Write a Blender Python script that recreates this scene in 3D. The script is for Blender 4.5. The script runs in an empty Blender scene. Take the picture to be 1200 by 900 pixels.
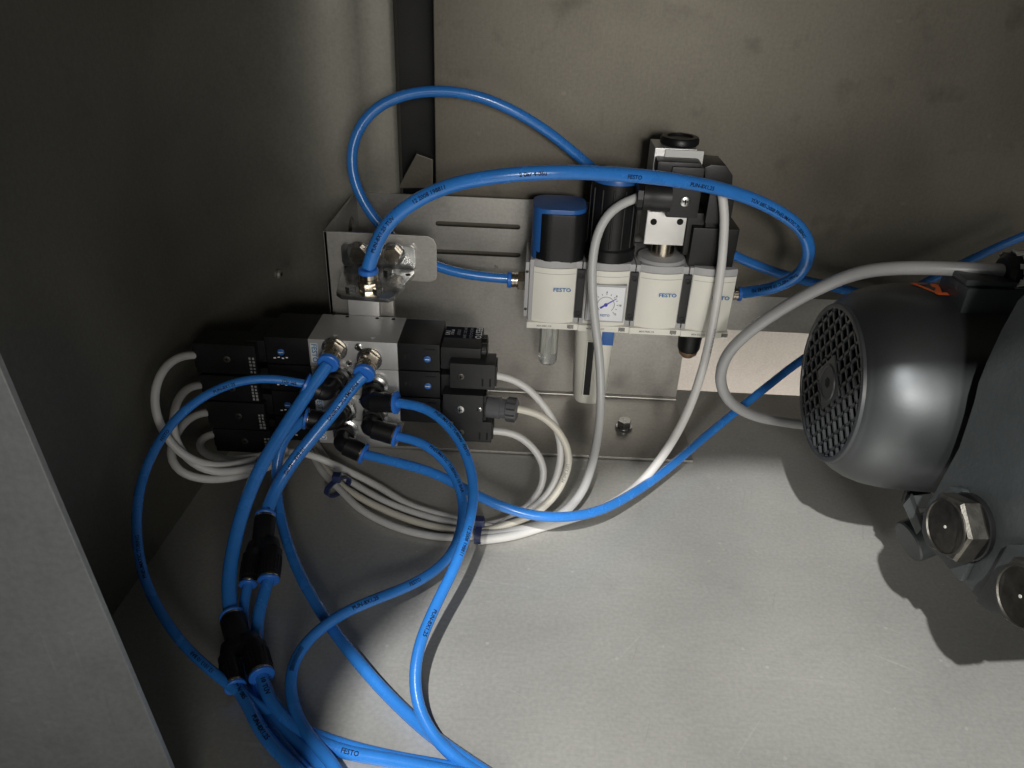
import bpy, bmesh, math, random
from mathutils import Vector, Matrix
random.seed(7)
S = bpy.context.scene
COL = S.collection
# ------------------------------------------------------------------ camera
F = 900.0
CAM = Vector((0, 0, .36))
TH, RO, YA = math.radians(29.6), math.radians(2.3), math.radians(1.0)
RM = Matrix.Rotation(YA, 3, 'Z') @ Matrix.Rotation(math.pi/2-TH, 3, 'X') @ Matrix.Rotation(RO, 3, 'Z')
cd = bpy.data.cameras.new('camera')
cam = bpy.data.objects.new('camera', cd); COL.objects.link(cam)
cam.matrix_world = Matrix.Translation(CAM) @ RM.to_4x4()
cd.sensor_fit = 'HORIZONTAL'; cd.sensor_width = 36; cd.lens = 36*F/1200
cd.clip_start = .01; cd.clip_end = 20
S.camera = cam
# ------------------------------------------------------------------ world, lamps, exposure
w = bpy.data.worlds.new('World'); S.world = w; w.use_nodes = True
w.node_tree.nodes['Background'].inputs[0].default_value = (.80, .92, 1, 1)
w.node_tree.nodes['Background'].inputs[1].default_value = .075
def lamp(name, kind, loc, power, color, target=None, **k):
    l = bpy.data.lights.new(name, kind); l.energy = power; l.color = color
    for a, b in k.items(): setattr(l, a, b)
    o = bpy.data.objects.new(name, l); COL.objects.link(o); o.location = loc
    if target is not None:
        o.rotation_euler = (Vector(target)-Vector(loc)).to_track_quat('-Z', 'Y').to_euler()
    return o
LP = Vector((-.12, -.45, 1.05))
lamp('ceiling_lamp', 'POINT', LP, 84, (1, .99, .965), shadow_soft_size=.010)
lamp('fill_spot', 'SPOT', (.10, -.42, .44), 13, (1, .97, .92), target=(.10, .55, .115), spot_size=math.radians(40), spot_blend=1.0, shadow_soft_size=.05)  # added fill beam brightening the service units, fading to the left and the floor
lamp('front_fill', 'AREA', (.36, -1.0, .46), 4.5, (1, .96, .89), target=(.05, .5, .14), shape='DISK', size=.45)  # added soft fill from the front for the upright faces
lamp('rear_fill', 'AREA', (.30, .665, -.16), .42, (1, .92, .84), target=(.30, .80, .03), shape='RECTANGLE', size=.45, size_y=.02)  # added below floor level to brighten the panel behind the opening
S.view_settings.view_transform = 'Standard'; S.view_settings.look = 'None'
S.view_settings.exposure = 0; S.view_settings.gamma = 1
S.render.engine = 'CYCLES'
S.cycles.max_bounces = 6

# ------------------------------------------------------------------ pixel to place
def ray(px, py):
    return (RM @ Vector(((px-600)/F, -(py-450)/F, -1)))
def P(px, py, Y=None, z=None):
    d = ray(px, py)
    t = (Y-CAM.y)/d.y if Y is not None else (z-CAM.z)/d.z
    return CAM + d*t
def PV(px, py, v):                  # v > 0: depth Y;  v <= 0: height -v above the floor
    return P(px, py, Y=v) if v > 0 else P(px, py, z=-v)

# ------------------------------------------------------------------ materials
def mat(name, base, rough=.5, metal=0., **k):
    m = bpy.data.materials.new(name); m.use_nodes = True
    nt = m.node_tree; b = nt.nodes['Principled BSDF']
    b.inputs['Base Color'].default_value = (*base, 1)
    b.inputs['Roughness'].default_value = rough
    b.inputs['Metallic'].default_value = metal
    for a, v in k.items():
        b.inputs[a.replace('_', ' ')].default_value = v
    return m
def N(nt, t, **k):
    n = nt.nodes.new(t)
    for a, v in k.items():
        if a.startswith('i_'): n.inputs[a[2:].replace('_', ' ')].default_value = v
        else: setattr(n, a, v)
    return n
def vary(m, amount=.15, scale=30, bump=0., bscale=200, rvar=.1, stretch=(1, 1, 1)):
    """uneven tone, gloss and a fine relief on a plain material"""
    nt = m.node_tree; b = nt.nodes['Principled BSDF']; L = nt.links
    tc = N(nt, 'ShaderNodeTexCoord'); mp = N(nt, 'ShaderNodeMapping'); mp.inputs['Scale'].default_value = stretch
    L.new(tc.outputs['Object'], mp.inputs[0])
    n = N(nt, 'ShaderNodeTexNoise', i_Scale=scale, i_Detail=6., i_Roughness=.6); L.new(mp.outputs[0], n.inputs[0])
    mr = N(nt, 'ShaderNodeMapRange'); mr.inputs[1].default_value = .25; mr.inputs[2].default_value = .75
    mr.inputs[3].default_value = 1-amount; mr.inputs[4].default_value = 1+amount
    L.new(n.outputs[0], mr.inputs[0])
    mx = N(nt, 'ShaderNodeMix', data_type='RGBA', blend_type='MULTIPLY'); mx.inputs[0].default_value = 1
    mx.inputs[6].default_value = b.inputs['Base Color'].default_value[:]
    L.new(mr.outputs[0], mx.inputs[7]); L.new(mx.outputs[2], b.inputs['Base Color'])
    r0 = b.inputs['Roughness'].default_value
    mr2 = N(nt, 'ShaderNodeMapRange'); mr2.inputs[3].default_value = max(.05, r0-rvar); mr2.inputs[4].default_value = min(1, r0+rvar)
    L.new(n.outputs[0], mr2.inputs[0]); L.new(mr2.outputs[0], b.inputs['Roughness'])
    if bump:
        n2 = N(nt, 'ShaderNodeTexNoise', i_Scale=bscale, i_Detail=3.); L.new(tc.outputs['Object'], n2.inputs[0])
        bp = N(nt, 'ShaderNodeBump', i_Strength=bump, i_Distance=.0005); L.new(n2.outputs[0], bp.inputs['Height'])
        L.new(bp.outputs[0], b.inputs['Normal'])
    return m
def steel(name, base, rough, metal, brush=(1, 1, 30), smudge=.2, spots=.0, scratch=0):
    """mill finish stainless sheet: brushed grain, broad smudges, small stains"""
    m = mat(name, base, rough, metal); nt = m.node_tree; b = nt.nodes['Principled BSDF']; L = nt.links
    tc = N(nt, 'ShaderNodeTexCoord')
    big = N(nt, 'ShaderNodeTexNoise', i_Scale=7., i_Detail=5., i_Roughness=.55, i_Distortion=.4); L.new(tc.outputs['Object'], big.inputs[0])
    mp = N(nt, 'ShaderNodeMapping'); mp.inputs['Scale'].default_value = brush; L.new(tc.outputs['Object'], mp.inputs[0])
    gr = N(nt, 'ShaderNodeTexNoise', i_Scale=60., i_Detail=4., i_Roughness=.7); L.new(mp.outputs[0], gr.inputs[0])
    fine = N(nt, 'ShaderNodeTexNoise', i_Scale=420., i_Detail=2.); L.new(tc.outputs['Object'], fine.inputs[0])
    def rng(src, lo, hi, a=.3, c=.7):
        r = N(nt, 'ShaderNodeMapRange'); r.inputs[1].default_value = a; r.inputs[2].default_value = c
        r.inputs[3].default_value = lo; r.inputs[4].default_value = hi; L.new(src, r.inputs[0]); return r.outputs[0]
    def mul(a, c):
        x = N(nt, 'ShaderNodeMath', operation='MULTIPLY'); L.new(a, x.inputs[0]); L.new(c, x.inputs[1]); return x.outputs[0]
    v = mul(mul(rng(big.outputs[0], 1-smudge, 1+smudge), rng(gr.outputs[0], .96, 1.04)), rng(fine.outputs[0], .93, 1.07))
    if spots:
        vo = N(nt, 'ShaderNodeTexNoise', i_Scale=38., i_Detail=3.); L.new(tc.outputs['Object'], vo.inputs[0])
        v = mul(v, rng(vo.outputs[0], 1, 1-spots, .60, .78))
        sc = N(nt, 'ShaderNodeTexNoise', i_Scale=75., i_Detail=1.); L.new(tc.outputs['Object'], sc.inputs[0])
        v = mul(v, rng(sc.outputs[0], 1, 1+spots*.8, .74, .80))
    if scratch:
        for ang, sc, th, w_ in ((.5, 3.2, .765, .20), (-.9, 2.1, .755, .14), (1.9, 4.2, .75, -.16), (.1, 1.3, .74, .10)):
            m0 = N(nt, 'ShaderNodeMapping'); m0.inputs['Rotation'].default_value = (0, 0, ang); L.new(tc.outputs['Object'], m0.inputs[0])
            m1_ = N(nt, 'ShaderNodeMapping'); m1_.inputs['Scale'].default_value = (1, 26, 1); L.new(m0.outputs[0], m1_.inputs[0])
            ns = N(nt, 'ShaderNodeTexNoise', i_Scale=sc*4, i_Detail=1., i_Distortion=.15); L.new(m1_.outputs[0], ns.inputs[0])
            v = mul(v, rng(ns.outputs[0], 1, 1+w_*scratch, th-.012, th+.02))
        sp = N(nt, 'ShaderNodeTexNoise', i_Scale=170., i_Detail=0.); L.new(tc.outputs['Object'], sp.inputs[0])
        v = mul(v, rng(sp.outputs[0], 1, 1+.3*scratch, .83, .86))
        wp = N(nt, 'ShaderNodeTexWave', i_Scale=2.5, i_Distortion=9., i_Detail=4., wave_type='BANDS'); wp.inputs['Detail Scale'].default_value = 1.3
        L.new(tc.outputs['Object'], wp.inputs[0]); v = mul(v, rng(wp.outputs[0], 1-.07*scratch, 1+.03*scratch, 0, 1))
    mx = N(nt, 'ShaderNodeMix', data_type='RGBA', blend_type='MULTIPLY'); mx.inputs[0].default_value = 1
    mx.inputs[6].default_value = (*base, 1); L.new(v, mx.inputs[7]); L.new(mx.outputs[2], b.inputs['Base Color'])
    L.new(rng(big.outputs[0], rough-.07, rough+.07), b.inputs['Roughness'])
    bp = N(nt, 'ShaderNodeBump', i_Strength=.06, i_Distance=.0004); L.new(gr.outputs[0], bp.inputs['Height']); L.new(bp.outputs[0], b.inputs['Normal'])
    return m
M = {}
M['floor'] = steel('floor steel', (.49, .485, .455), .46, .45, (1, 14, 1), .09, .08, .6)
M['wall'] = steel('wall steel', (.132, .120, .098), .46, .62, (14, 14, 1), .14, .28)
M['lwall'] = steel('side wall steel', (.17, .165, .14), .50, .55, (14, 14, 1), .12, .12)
M['panel'] = steel('panel steel', (.24, .25, .255), .52, .45, (6, 6, 1), .22, .12, .4)
M['cream'] = steel('painted rear panel', (.64, .60, .54), .55, .0, (1, 1, 1), .08, .1)
M['bracket'] = steel('bracket steel', (.40, .385, .36), .40, .75, (1, 14, 14), .12, .15)
M['zinc'] = vary(mat('galvanised plate', (.50, .50, .49), .22, .95), .5, 90, .8, 70, .14)
M['alu'] = vary(mat('anodised aluminium', (.50, .50, .495), .42, .55), .06, 60, .15, 900, .05)
M['bar'] = vary(mat('milled aluminium', (.62, .61, .60), .38, .7), .06, 60)
M['black'] = vary(mat('black plastic', (.007, .007, .0075), .40, Specular_IOR_Level=.35), .2, 60, .12, 1200)
M['black2'] = vary(mat('dark grey plastic', (.014, .014, .0145), .45, Specular_IOR_Level=.4), .15, 60, .15, 1200)
M['hole'] = mat('dark recess', (.004, .004, .004), .9)
M['white'] = vary(mat('warm white plastic', (.80, .78, .70), .38), .025, 40, .08, 900, .05)
M['grey'] = vary(mat('light grey plastic', (.42, .415, .42), .45), .05, 40)
M['label'] = mat('paper label', (.62, .62, .60), .5)
M['ink'] = mat('black print', (.01, .01, .02), .7, Specular_IOR_Level=.1)
M['inkb'] = mat('blue print', (.02, .16, .42), .6)
M['inkv'] = mat('violet needle', (.05, .05, .45), .5)
M['inkw'] = mat('white print', (.85, .85, .85), .6)
M['inkg'] = mat('grey print', (.28, .28, .28), .6)
M['brass'] = vary(mat('nickel plated brass', (.62, .55, .45), .22, 1.), .15, 120)
M['screw'] = vary(mat('screw steel', (.42, .42, .41), .28, 1.), .2, 200)
M['collar'] = mat('blue release ring', (.03, .17, .62), .35)
M['blue'] = mat('blue plastic', (.02, .11, .36), .35)
M['bronze'] = vary(mat('sintered bronze', (.36, .24, .15), .6, .8), .3, 400, 1, 900)
def tubemat(name, c):
    m = mat(name, c, .26, 0., Coat_Weight=.25, Coat_Roughness=.1)
    m.node_tree.nodes['Principled BSDF'].inputs['Subsurface Weight'].default_value = .25
    m.node_tree.nodes['Principled BSDF'].inputs['Subsurface Radius'].default_value = (.001, .002, .004)
    return vary(m, .12, 45, .10, 900, .10)
M['tube'] = tubemat('blue polyurethane hose', (.03, .198, .60))
M['cable'] = vary(mat('light grey cable sheath', (.64, .63, .61), .42), .06, 40)
M['cream_cable'] = vary(mat('cream cable sheath', (.64, .61, .52), .42), .06, 40)
M['grey_cable'] = vary(mat('mid grey cable sheath', (.33, .33, .33), .38), .07, 40)
M['switch_sheath'] = vary(mat('pale grey cable sheath', (.50, .50, .49), .40), .06, 40)
M['motor'] = vary(mat('dark grey motor paint', (.060, .066, .070), .30, .25, Coat_Weight=.2), .12, 25, .25, 500, .07)
M['cowl'] = vary(mat('satin fan cowl paint', (.088, .094, .098), .40, .76), .10, 20, .05, 700, .05)
M['grille'] = vary(mat('charcoal grille plastic', (.035, .038, .040), .4), .12, 60)
M['cast'] = vary(mat('grey green cast paint', (.054, .061, .062), .42, .2), .16, 30, .35, 420, .08)
M['chip'] = vary(mat('chipped cream paint', (.55, .54, .49), .5), .25, 60, .6, 200)
M['orange'] = mat('orange decal', (.90, .17, .04), .45)
M['bolt'] = vary(mat('worn bolt steel', (.085, .08, .07), .42, .8), .5, 110, .6, 200, .12)
M['tie'] = mat('dark blue nylon', (.02, .03, .09), .4)
m = mat('clear bowl', (.9, .92, .9), .08, 0., Transmission_Weight=.85); M['clear'] = m
M['face'] = mat('white dial', (.78, .78, .80), .25, Coat_Weight=.6)

# ------------------------------------------------------------------ object helpers
def base(o, parent):
    COL.objects.link(o)
    if parent:
        o.parent = parent
        if parent.type == 'EMPTY': o.matrix_parent_inverse = Matrix.Translation(-parent.location)
    return o
def obj(name, bm, m, parent=None, smooth=35):
    me = bpy.data.meshes.new(name)
    bmesh.ops.recalc_face_normals(bm, faces=bm.faces)
    bm.to_mesh(me); bm.free()
    me.materials.append(M[m] if isinstance(m, str) else m)
    if smooth:
        me.polygons.foreach_set('use_smooth', [True]*len(me.polygons))
        me.set_sharp_from_angle(angle=math.radians(smooth))
    o = bpy.data.objects.new(name, me)
    return base(o, parent)
def tag(o, label, cat, group=None):
    o['label'] = label; o['category'] = cat
    if group: o['group'] = group
    return o
def thing(name, loc, label, cat, group=None):
    o = bpy.data.objects.new(name, None); COL.objects.link(o); o.location = loc; o.empty_display_size = .01
    return tag(o, label, cat, group)
def struct(name, bm, m, smooth=0):
    o = obj(name, bm, m, None, smooth); o['kind'] = 'structure'; return o
def bx(x0, x1, y0, y1, z0, z1, bev=0., bm=None, seg=2):
    b = bmesh.new()
    vs = [b.verts.new((x, y, z)) for x in (x0, x1) for y in (y0, y1) for z in (z0, z1)]
    for f in ((0,1,3,2), (4,6,7,5), (0,4,5,1), (2,3,7,6), (0,2,6,4), (1,5,7,3)): b.faces.new([vs[i] for i in f])
    if bev: bmesh.ops.bevel(b, geom=list(b.edges), offset=bev, segments=seg, affect='EDGES', profile=.7)
    if bm is None: return b
    me = bpy.data.meshes.new('t'); b.to_mesh(me); b.free(); bm.from_mesh(me); bpy.data.meshes.remove(me); return bm
def fr(px0, py0, px1, py1, Y):
    """x and z range of a pixel rectangle standing at depth Y"""
    mx, my = (px0+px1)/2, (py0+py1)/2
    return P(px0, my, Y=Y).x, P(px1, my, Y=Y).x, P(mx, py1, Y=Y).z, P(mx, py0, Y=Y).z
def fbox(px0, py0, px1, py1, Y0, Y1, bev=.0006, bm=None):
    x0, x1, z0, z1 = fr(px0, py0, px1, py1, Y0)
    return bx(x0, x1, Y0, Y1, z0, z1, bev, bm)
def frame(ax):
    ax = Vector(ax).normalized()
    u = ax.cross(Vector((0, 0, 1)))
    if u.length < .05: u = ax.cross(Vector((0, 1, 0)))
    u.normalize(); return ax, u, ax.cross(u).normalized()
def lathe(o, ax, prof, n=24, bm=None, cap=True, rot=0):
    """prof = [(distance along axis, radius)...]"""
    if bm is None: bm = bmesh.new()
    o = Vector(o); ax, u, v = frame(ax); rings = []
    for t, r in prof:
        rings.append([bm.verts.new(o+ax*t+(u*math.cos(a)+v*math.sin(a))*r) for a in [rot+2*math.pi*k/n for k in range(n)]])
    for a, b in zip(rings, rings[1:]):
        for k in range(n): bm.faces.new((a[k], a[(k+1)%n], b[(k+1)%n], b[k]))
    if cap:
        bm.faces.new(rings[0]); bm.faces.new(rings[-1][::-1])
    return bm
def cyl(p0, p1, r, n=24, bev=.0004, bm=None, r1=None, rot=0):
    p0 = Vector(p0); p1 = Vector(p1); L = (p1-p0).length; r1 = r if r1 is None else r1
    bev = min(bev, L/3)
    return lathe(p0, p1-p0, [(0, r-bev), (bev, r), (L-bev, r1), (L, r1-bev)], n, bm, True, rot)
def prism(pts, vec, bev=0., bm=None):
    b = bmesh.new(); f = b.faces.new([b.verts.new(p) for p in pts])
    r = bmesh.ops.extrude_face_region(b, geom=[f])
    bmesh.ops.translate(b, vec=vec, verts=[e for e in r['geom'] if isinstance(e, bmesh.types.BMVert)])
    if bev: bmesh.ops.bevel(b, geom=list(b.edges), offset=bev, segments=2, affect='EDGES', profile=.7)
    if bm is None: return b
    me = bpy.data.meshes.new('t'); b.to_mesh(me); b.free(); bm.from_mesh(me); bpy.data.meshes.remove(me); return bm
def rrect(w, h, r, n=5):
    out = []
    for cx, cy, a0 in ((w/2-r, h/2-r, 0), (-w/2+r, h/2-r, 90), (-w/2+r, -h/2+r, 180), (w/2-r, -h/2+r, 270)):
        for k in range(n+1):
            a = math.radians(a0+90*k/n); out.append((cx+r*math.cos(a), cy+r*math.sin(a)))
    return out
def grid_sheet(o, u, v, nu, nv, th, holes=None):
    """flat sheet with real thickness; cells for which holes(i, j) is true are open"""
    bm = bmesh.new(); o = Vector(o); u = Vector(u); v = Vector(v); n = u.cross(v).normalized()
    V = {}
    def vert(i, j):
        if (i, j) not in V: V[i, j] = bm.verts.new(o+u*i/nu+v*j/nv)
        return V[i, j]
    for i in range(nu):
        for j in range(nv):
            if holes and holes(i, j): continue
            bm.faces.new((vert(i, j), vert(i+1, j), vert(i+1, j+1), vert(i, j+1)))
    r = bmesh.ops.extrude_face_region(bm, geom=list(bm.faces))
    bmesh.ops.translate(bm, vec=n*th, verts=[e for e in r['geom'] if isinstance(e, bmesh.types.BMVert)])
    return bm
def plate(pts2, holes, o, u, v, vec, bev=0.):
    """2D outline with holes (lists of 2D points), placed by o + a*u + b*v and thickened by vec"""
    bm = bmesh.new(); edges = []
    for loop in [pts2]+holes:
        vs = [bm.verts.new(Vector(o)+Vector(u)*a+Vector(v)*b) for a, b in loop]
        for i in range(len(vs)): edges.append(bm.edges.new((vs[i], vs[(i+1)%len(vs)])))
    bmesh.ops.triangle_fill(bm, edges=edges, use_beauty=True, use_dissolve=False)
    r = bmesh.ops.extrude_face_region(bm, geom=list(bm.faces))
    bmesh.ops.translate(bm, vec=Vector(vec), verts=[e for e in r['geom'] if isinstance(e, bmesh.types.BMVert)])
    return bm
def slot(cx, cy, w, h, n=6):
    r = h/2; out = []
    for s, a0 in ((1, -90), (-1, 90)):
        for k in range(n+1):
            a = math.radians(a0+180*k/n); out.append((cx+s*(w/2-r)+r*math.cos(a), cy+r*math.sin(a)))
    return out
def circ(cx, cy, rx, ry, n=20): return [(cx+rx*math.cos(2*math.pi*k/n), cy+ry*math.sin(2*math.pi*k/n)) for k in range(n)]

# ------------------------------------------------------------------ lettering
_tx = {}
def glyphs(s, fine=False):
    if (s, fine) not in _tx:
        c = bpy.data.curves.new('t', 'FONT'); c.body = s; c.resolution_u = 2; c.size = 1; c.offset = .02
        o = bpy.data.objects.new('t', c); COL.objects.link(o)
        bpy.context.view_layer.update()
        me = bpy.data.meshes.new_from_object(o)
        g = bmesh.new(); g.from_mesh(me); bmesh.ops.triangulate(g, faces=list(g.faces))
        if fine:
            for _ in range(4):
                le = [e for e in g.edges if e.calc_length() > .16]
                if not le: break
                bmesh.ops.subdivide_edges(g, edges=le, cuts=1); bmesh.ops.triangulate(g, faces=list(g.faces))
        g.verts.index_update()
        _tx[s, fine] = ([v.co.copy() for v in g.verts], [tuple(v.index for v in f.verts) for f in g.faces]); g.free()
        bpy.data.objects.remove(o); bpy.data.curves.remove(c); bpy.data.meshes.remove(me)
    return _tx[s, fine]
def txt(s, o, right, up, size, m, parent, name='lettering', center=True, wide=1.):
    V, Fc = glyphs(s); o = Vector(o); right = Vector(right).normalized(); up = Vector(up).normalized()
    wd = max(v.x for v in V)
    bm = bmesh.new(); vs = [bm.verts.new(o+right*((v.x-(wd/2 if center else 0))*size*wide)+up*((v.y-.35)*size)) for v in V]
    for f in Fc:
        try: bm.faces.new([vs[i] for i in f])
        except ValueError: pass
    return obj(name, bm, m, parent, 0)

# ------------------------------------------------------------------ hoses and cables
def path3(pts, step=.004):
    """control points (px, py[, v]) become one smooth line in space"""
    n = len(pts); s = [0]
    for a, b in zip(pts, pts[1:]): s.append(s[-1]+math.hypot(b[0]-a[0], b[1]-a[1]))
    known = []
    for i, p in enumerate(pts):
        if len(p) > 2: known.append((s[i], (PV(*p)-CAM).length))
    t = []
    for x in s:
        for (a, ta), (b, tb) in zip(known, known[1:]):
            if a <= x <= b: t.append(ta+(tb-ta)*(x-a)/(b-a)); break
    for _ in range(2):
        t2 = t[:]
        for i in range(1, n-1):
            w0 = s[i+1]-s[i]; w1 = s[i]-s[i-1]
            t2[i] = .5*t[i]+.5*(t[i-1]*w0+t[i+1]*w1)/(w0+w1)
        t = t2
    K = [CAM+ray(p[0], p[1]).normalized()*tt for p, tt in zip(pts, t)]
    return spline(K, step)
def spline(K, step=.004):
    K = [K[0]*2-K[1]]+K+[K[-1]*2-K[-2]]; out = []
    for i in range(1, len(K)-2):
        p0, p1, p2, p3 = K[i-1:i+3]
        d = [max((b-a).length, 1e-5)**.5 for a, b in ((p0, p1), (p1, p2), (p2, p3))]
        t0 = 0; t1 = d[0]; t2 = t1+d[1]; t3 = t2+d[2]
        m = max(2, int((p2-p1).length/step))
        for k in range(m):
            t = t1+(t2-t1)*k/m
            a1 = p0*((t1-t)/(t1-t0))+p1*((t-t0)/(t1-t0)); a2 = p1*((t2-t)/(t2-t1))+p2*((t-t1)/(t2-t1)); a3 = p2*((t3-t)/(t3-t2))+p3*((t-t2)/(t3-t2))
            b1 = a1*((t2-t)/(t2-t0))+a2*((t-t0)/(t2-t0)); b2 = a2*((t3-t)/(t3-t1))+a3*((t-t1)/(t3-t1))
            out.append(b1*((t2-t)/(t2-t1))+b2*((t-t1)/(t2-t1)))
    out.append(K[-2])
    for _ in range(3):
        o2 = out[:]
        for i in range(1, len(out)-1): o2[i] = out[i]*.5+(out[i-1]+out[i+1])*.25
        out = o2
    return out
def tube_bm(pts, r, n=24, bm=None):
    bm = bm or bmesh.new(); T = []
    for i in range(len(pts)):
        T.append((pts[min(i+1, len(pts)-1)]-pts[max(i-1, 0)]).normalized())
    u = frame(T[0])[1]; rings = []
    for p, t in zip(pts, T):
        u = (u-t*u.dot(t)).normalized(); v = t.cross(u)
        rings.append([bm.verts.new(p+(u*math.cos(2*math.pi*k/n)+v*math.sin(2*math.pi*k/n))*r) for k in range(n)])
    for a, b in zip(rings, rings[1:]):
        for k in range(n): bm.faces.new((a[k], a[(k+1)%n], b[(k+1)%n], b[k]))
    bm.faces.new(rings[0]); bm.faces.new(rings[-1][::-1]); return bm
def print_on(path, r, s, s0, size, m, parent, off=0., flip=False, name='printed_lettering'):
    """lettering wrapped round a hose from arc length s0 on"""
    V, Fc = glyphs(s, True); cum = [0]; size *= .80
    for a, b in zip(path, path[1:]): cum.append(cum[-1]+(b-a).length)
    total = cum[-1]; bm = bmesh.new(); vs = []
    for v in V:
        d = s0+v.x*size
        if flip: d = s0+(max(q.x for q in V)-v.x)*size
        d = max(0, min(total-1e-5, d)); lo, hi = 0, len(cum)-1
        while hi-lo > 1:
            k = (lo+hi)//2
            if cum[k] <= d: lo = k
            else: hi = k
        f = (d-cum[lo])/(cum[hi]-cum[lo]); p = path[lo].lerp(path[hi], f)
        Ta = (path[min(lo+1, len(path)-1)]-path[max(lo-1, 0)]).normalized(); Tb = (path[min(hi+1, len(path)-1)]-path[max(hi-1, 0)]).normalized()
        t = Ta.lerp(Tb, f).normalized()
        nrm = (CAM-p).normalized(); nrm = (nrm-t*nrm.dot(t)).normalized(); B = nrm.cross(t)
        if flip: B = -B
        a = off+(v.y-.35)*size/r
        vs.append(bm.verts.new(p+(nrm*math.cos(a)+B*math.sin(a))*(r+.00016)))
    for f in Fc:
        try: bm.faces.new([vs[i] for i in f])
        except ValueError: pass
    return obj(name, bm, m, parent, 0)
def settle(path, r):
    """nothing lies lower than on the floor"""
    out = []
    for p in path:
        if p.z < r+.0003:
            d = p-CAM; p = CAM+d*((r+.0003-CAM.z)/d.z)
        out.append(p)
    return out
def hose(name, pts, r, m, label, cat, group=None, prints=(), parent=None):
    path = settle(path3(pts), r) if len(pts[0]) in (2, 3) and not isinstance(pts[0], Vector) else spline(pts)
    o = obj(name, tube_bm(path, r), m, parent, 60)
    if label: tag(o, label, cat, group)
    for q in prints: print_on(path, r, q[0], q[1], q[2], q[3], o, *q[4:])
    return o, path

def screw(c, ax, r, parent, m='screw', name='screw', depth=.0012, recess='cross', sub=None):
    c = Vector(c); ax, u, v = frame(ax)
    o = obj(name, lathe(c, ax, [(-.0005, r), (depth*.6, r), (depth, r*.75)], 20), m, parent)
    bm = bmesh.new(); z = c+ax*(depth+.0001)
    if recess == 'cross':
        for a, b in ((u, v), (v, u)):
            k = [z+a*r*.55+b*r*.13, z+a*r*.55-b*r*.13, z-a*r*.55-b*r*.13, z-a*r*.55+b*r*.13]
            prism(k, ax*.00005, 0, bm)
    else:
        lathe(z, ax, [(0, r*.45), (.00005, r*.45)], 6, bm)
    if sub is None: sub = True
    obj('recess', bm, 'hole', o if sub else parent, 0)
    return o
def hexnut(c, ax, r, h, parent, m='screw', name='hex_bolt', rot=0):
    ax = Vector(ax).normalized(); c = Vector(c)
    bm = lathe(c, ax, [(0, r*.96), (h*.12, r), (h*.88, r), (h, r*.93)], 6, None, True, rot)
    return obj(name, bm, m, parent, 20)

# ================================================================== THE CABINET
YW = .638
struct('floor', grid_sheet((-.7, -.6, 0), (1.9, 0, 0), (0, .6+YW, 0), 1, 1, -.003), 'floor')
# left wall (an almost straight run, then a bend) with a bolt
LW = [(-.262, -.05), (-.242, .3175), (-.2375, .47), (-.233, .505), (-.222, .545), (-.204, .578), (-.182, .600), (-.156, .6125), (-.135, .616), (-.112, .616), (-.1085, .6185), (-.1085, .634)]
bm = bmesh.new()
fine = [Vector((a, b, 0)) for a, b in LW]
zb = P(476, 218, Y=.616).z
def wall_run(bm, pts, z0, z1, th):
    lo = [bm.verts.new((p.x, p.y, z0)) for p in pts]; hi = [bm.verts.new((p.x, p.y, z1)) for p in pts]
    for i in range(len(pts)-1): bm.faces.new((lo[i], lo[i+1], hi[i+1], hi[i]))
    r = bmesh.ops.extrude_face_region(bm, geom=list(bm.faces))
    for e in r['geom']:
        if isinstance(e, bmesh.types.BMVert): e.co += Vector((-th*.7, th*.3, 0))
wall_run(bm, fine, 0, .62, .002)
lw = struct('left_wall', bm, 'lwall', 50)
screw(P(325, 321, Y=.487), (1, -.15, 0), .0035, lw, 'lwall', 'bolt', .003, 'hex')
# back wall: large sheet with a folded hem, open below to a painted panel behind
zh = P(880, 347, Y=.626).z; ze = P(860, 386, Y=.632).z
x0 = P(509, 100, Y=.626).x
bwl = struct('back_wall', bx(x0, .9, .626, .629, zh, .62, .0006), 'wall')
struct('back_wall_hem', bx(x0, .9, .6305, .6335, ze, zh+.03, .0006), 'bracket')
struct('rear_wall', bx(-.6, 1.3, .80, .81, -.35, .62), 'cream')
struct('gap_shade_sheet', bx(-.30, x0+.03, .700, .703, .0, .62), 'black2')  # dark sheet standing in for the deep shade in the corner gap
# lower end of the corner profile
t_ = P(486, 178, Y=.60); 
bm = prism([P(488, 180, Y=.622), P(507, 187, Y=.622), P(507, 220, Y=.622), P(466, 221, Y=.622)], (0, .004, 0), .0005)
struct('corner_gusset', bm, 'wall')
# unseen sheet overhead, front edge shaped to cast the shade boundary on the floor
zt = .6
def up(fx, fy): return (fx+(LP.x-fx)*zt/LP.z, fy+(LP.y-fy)*zt/LP.z, zt)
cut = [up(*q) for q in ((1.2, .535), (.30, .520), (.17, .518), (.075, .497), (.02, .445), (-.02, .405), (-.055, .355), (-.079, .312), (-.088, .285), (-.090, .20), (-.088, -.3))]
struct('shadow_sheet', prism([(-.9, cut[-1][1], zt), (-.9, .70, zt), (1.2, .70, zt)]+cut, (0, 0, .003)), 'wall')
# front left panel edge
a = P(0, 430, Y=.2); b = P(200, 900, Y=.2); d = (b-a)/(b.z-a.z)
pt = a+d*(.62-a.z); pb = a+d*(0-a.z)
bm = prism([pb, pt, pt+Vector((-.6, -.12, 0)), pb+Vector((-.6, -.12, 0))], (0, .0025, 0), .0004)
struct('front_left_panel', bm, 'panel')

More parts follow.
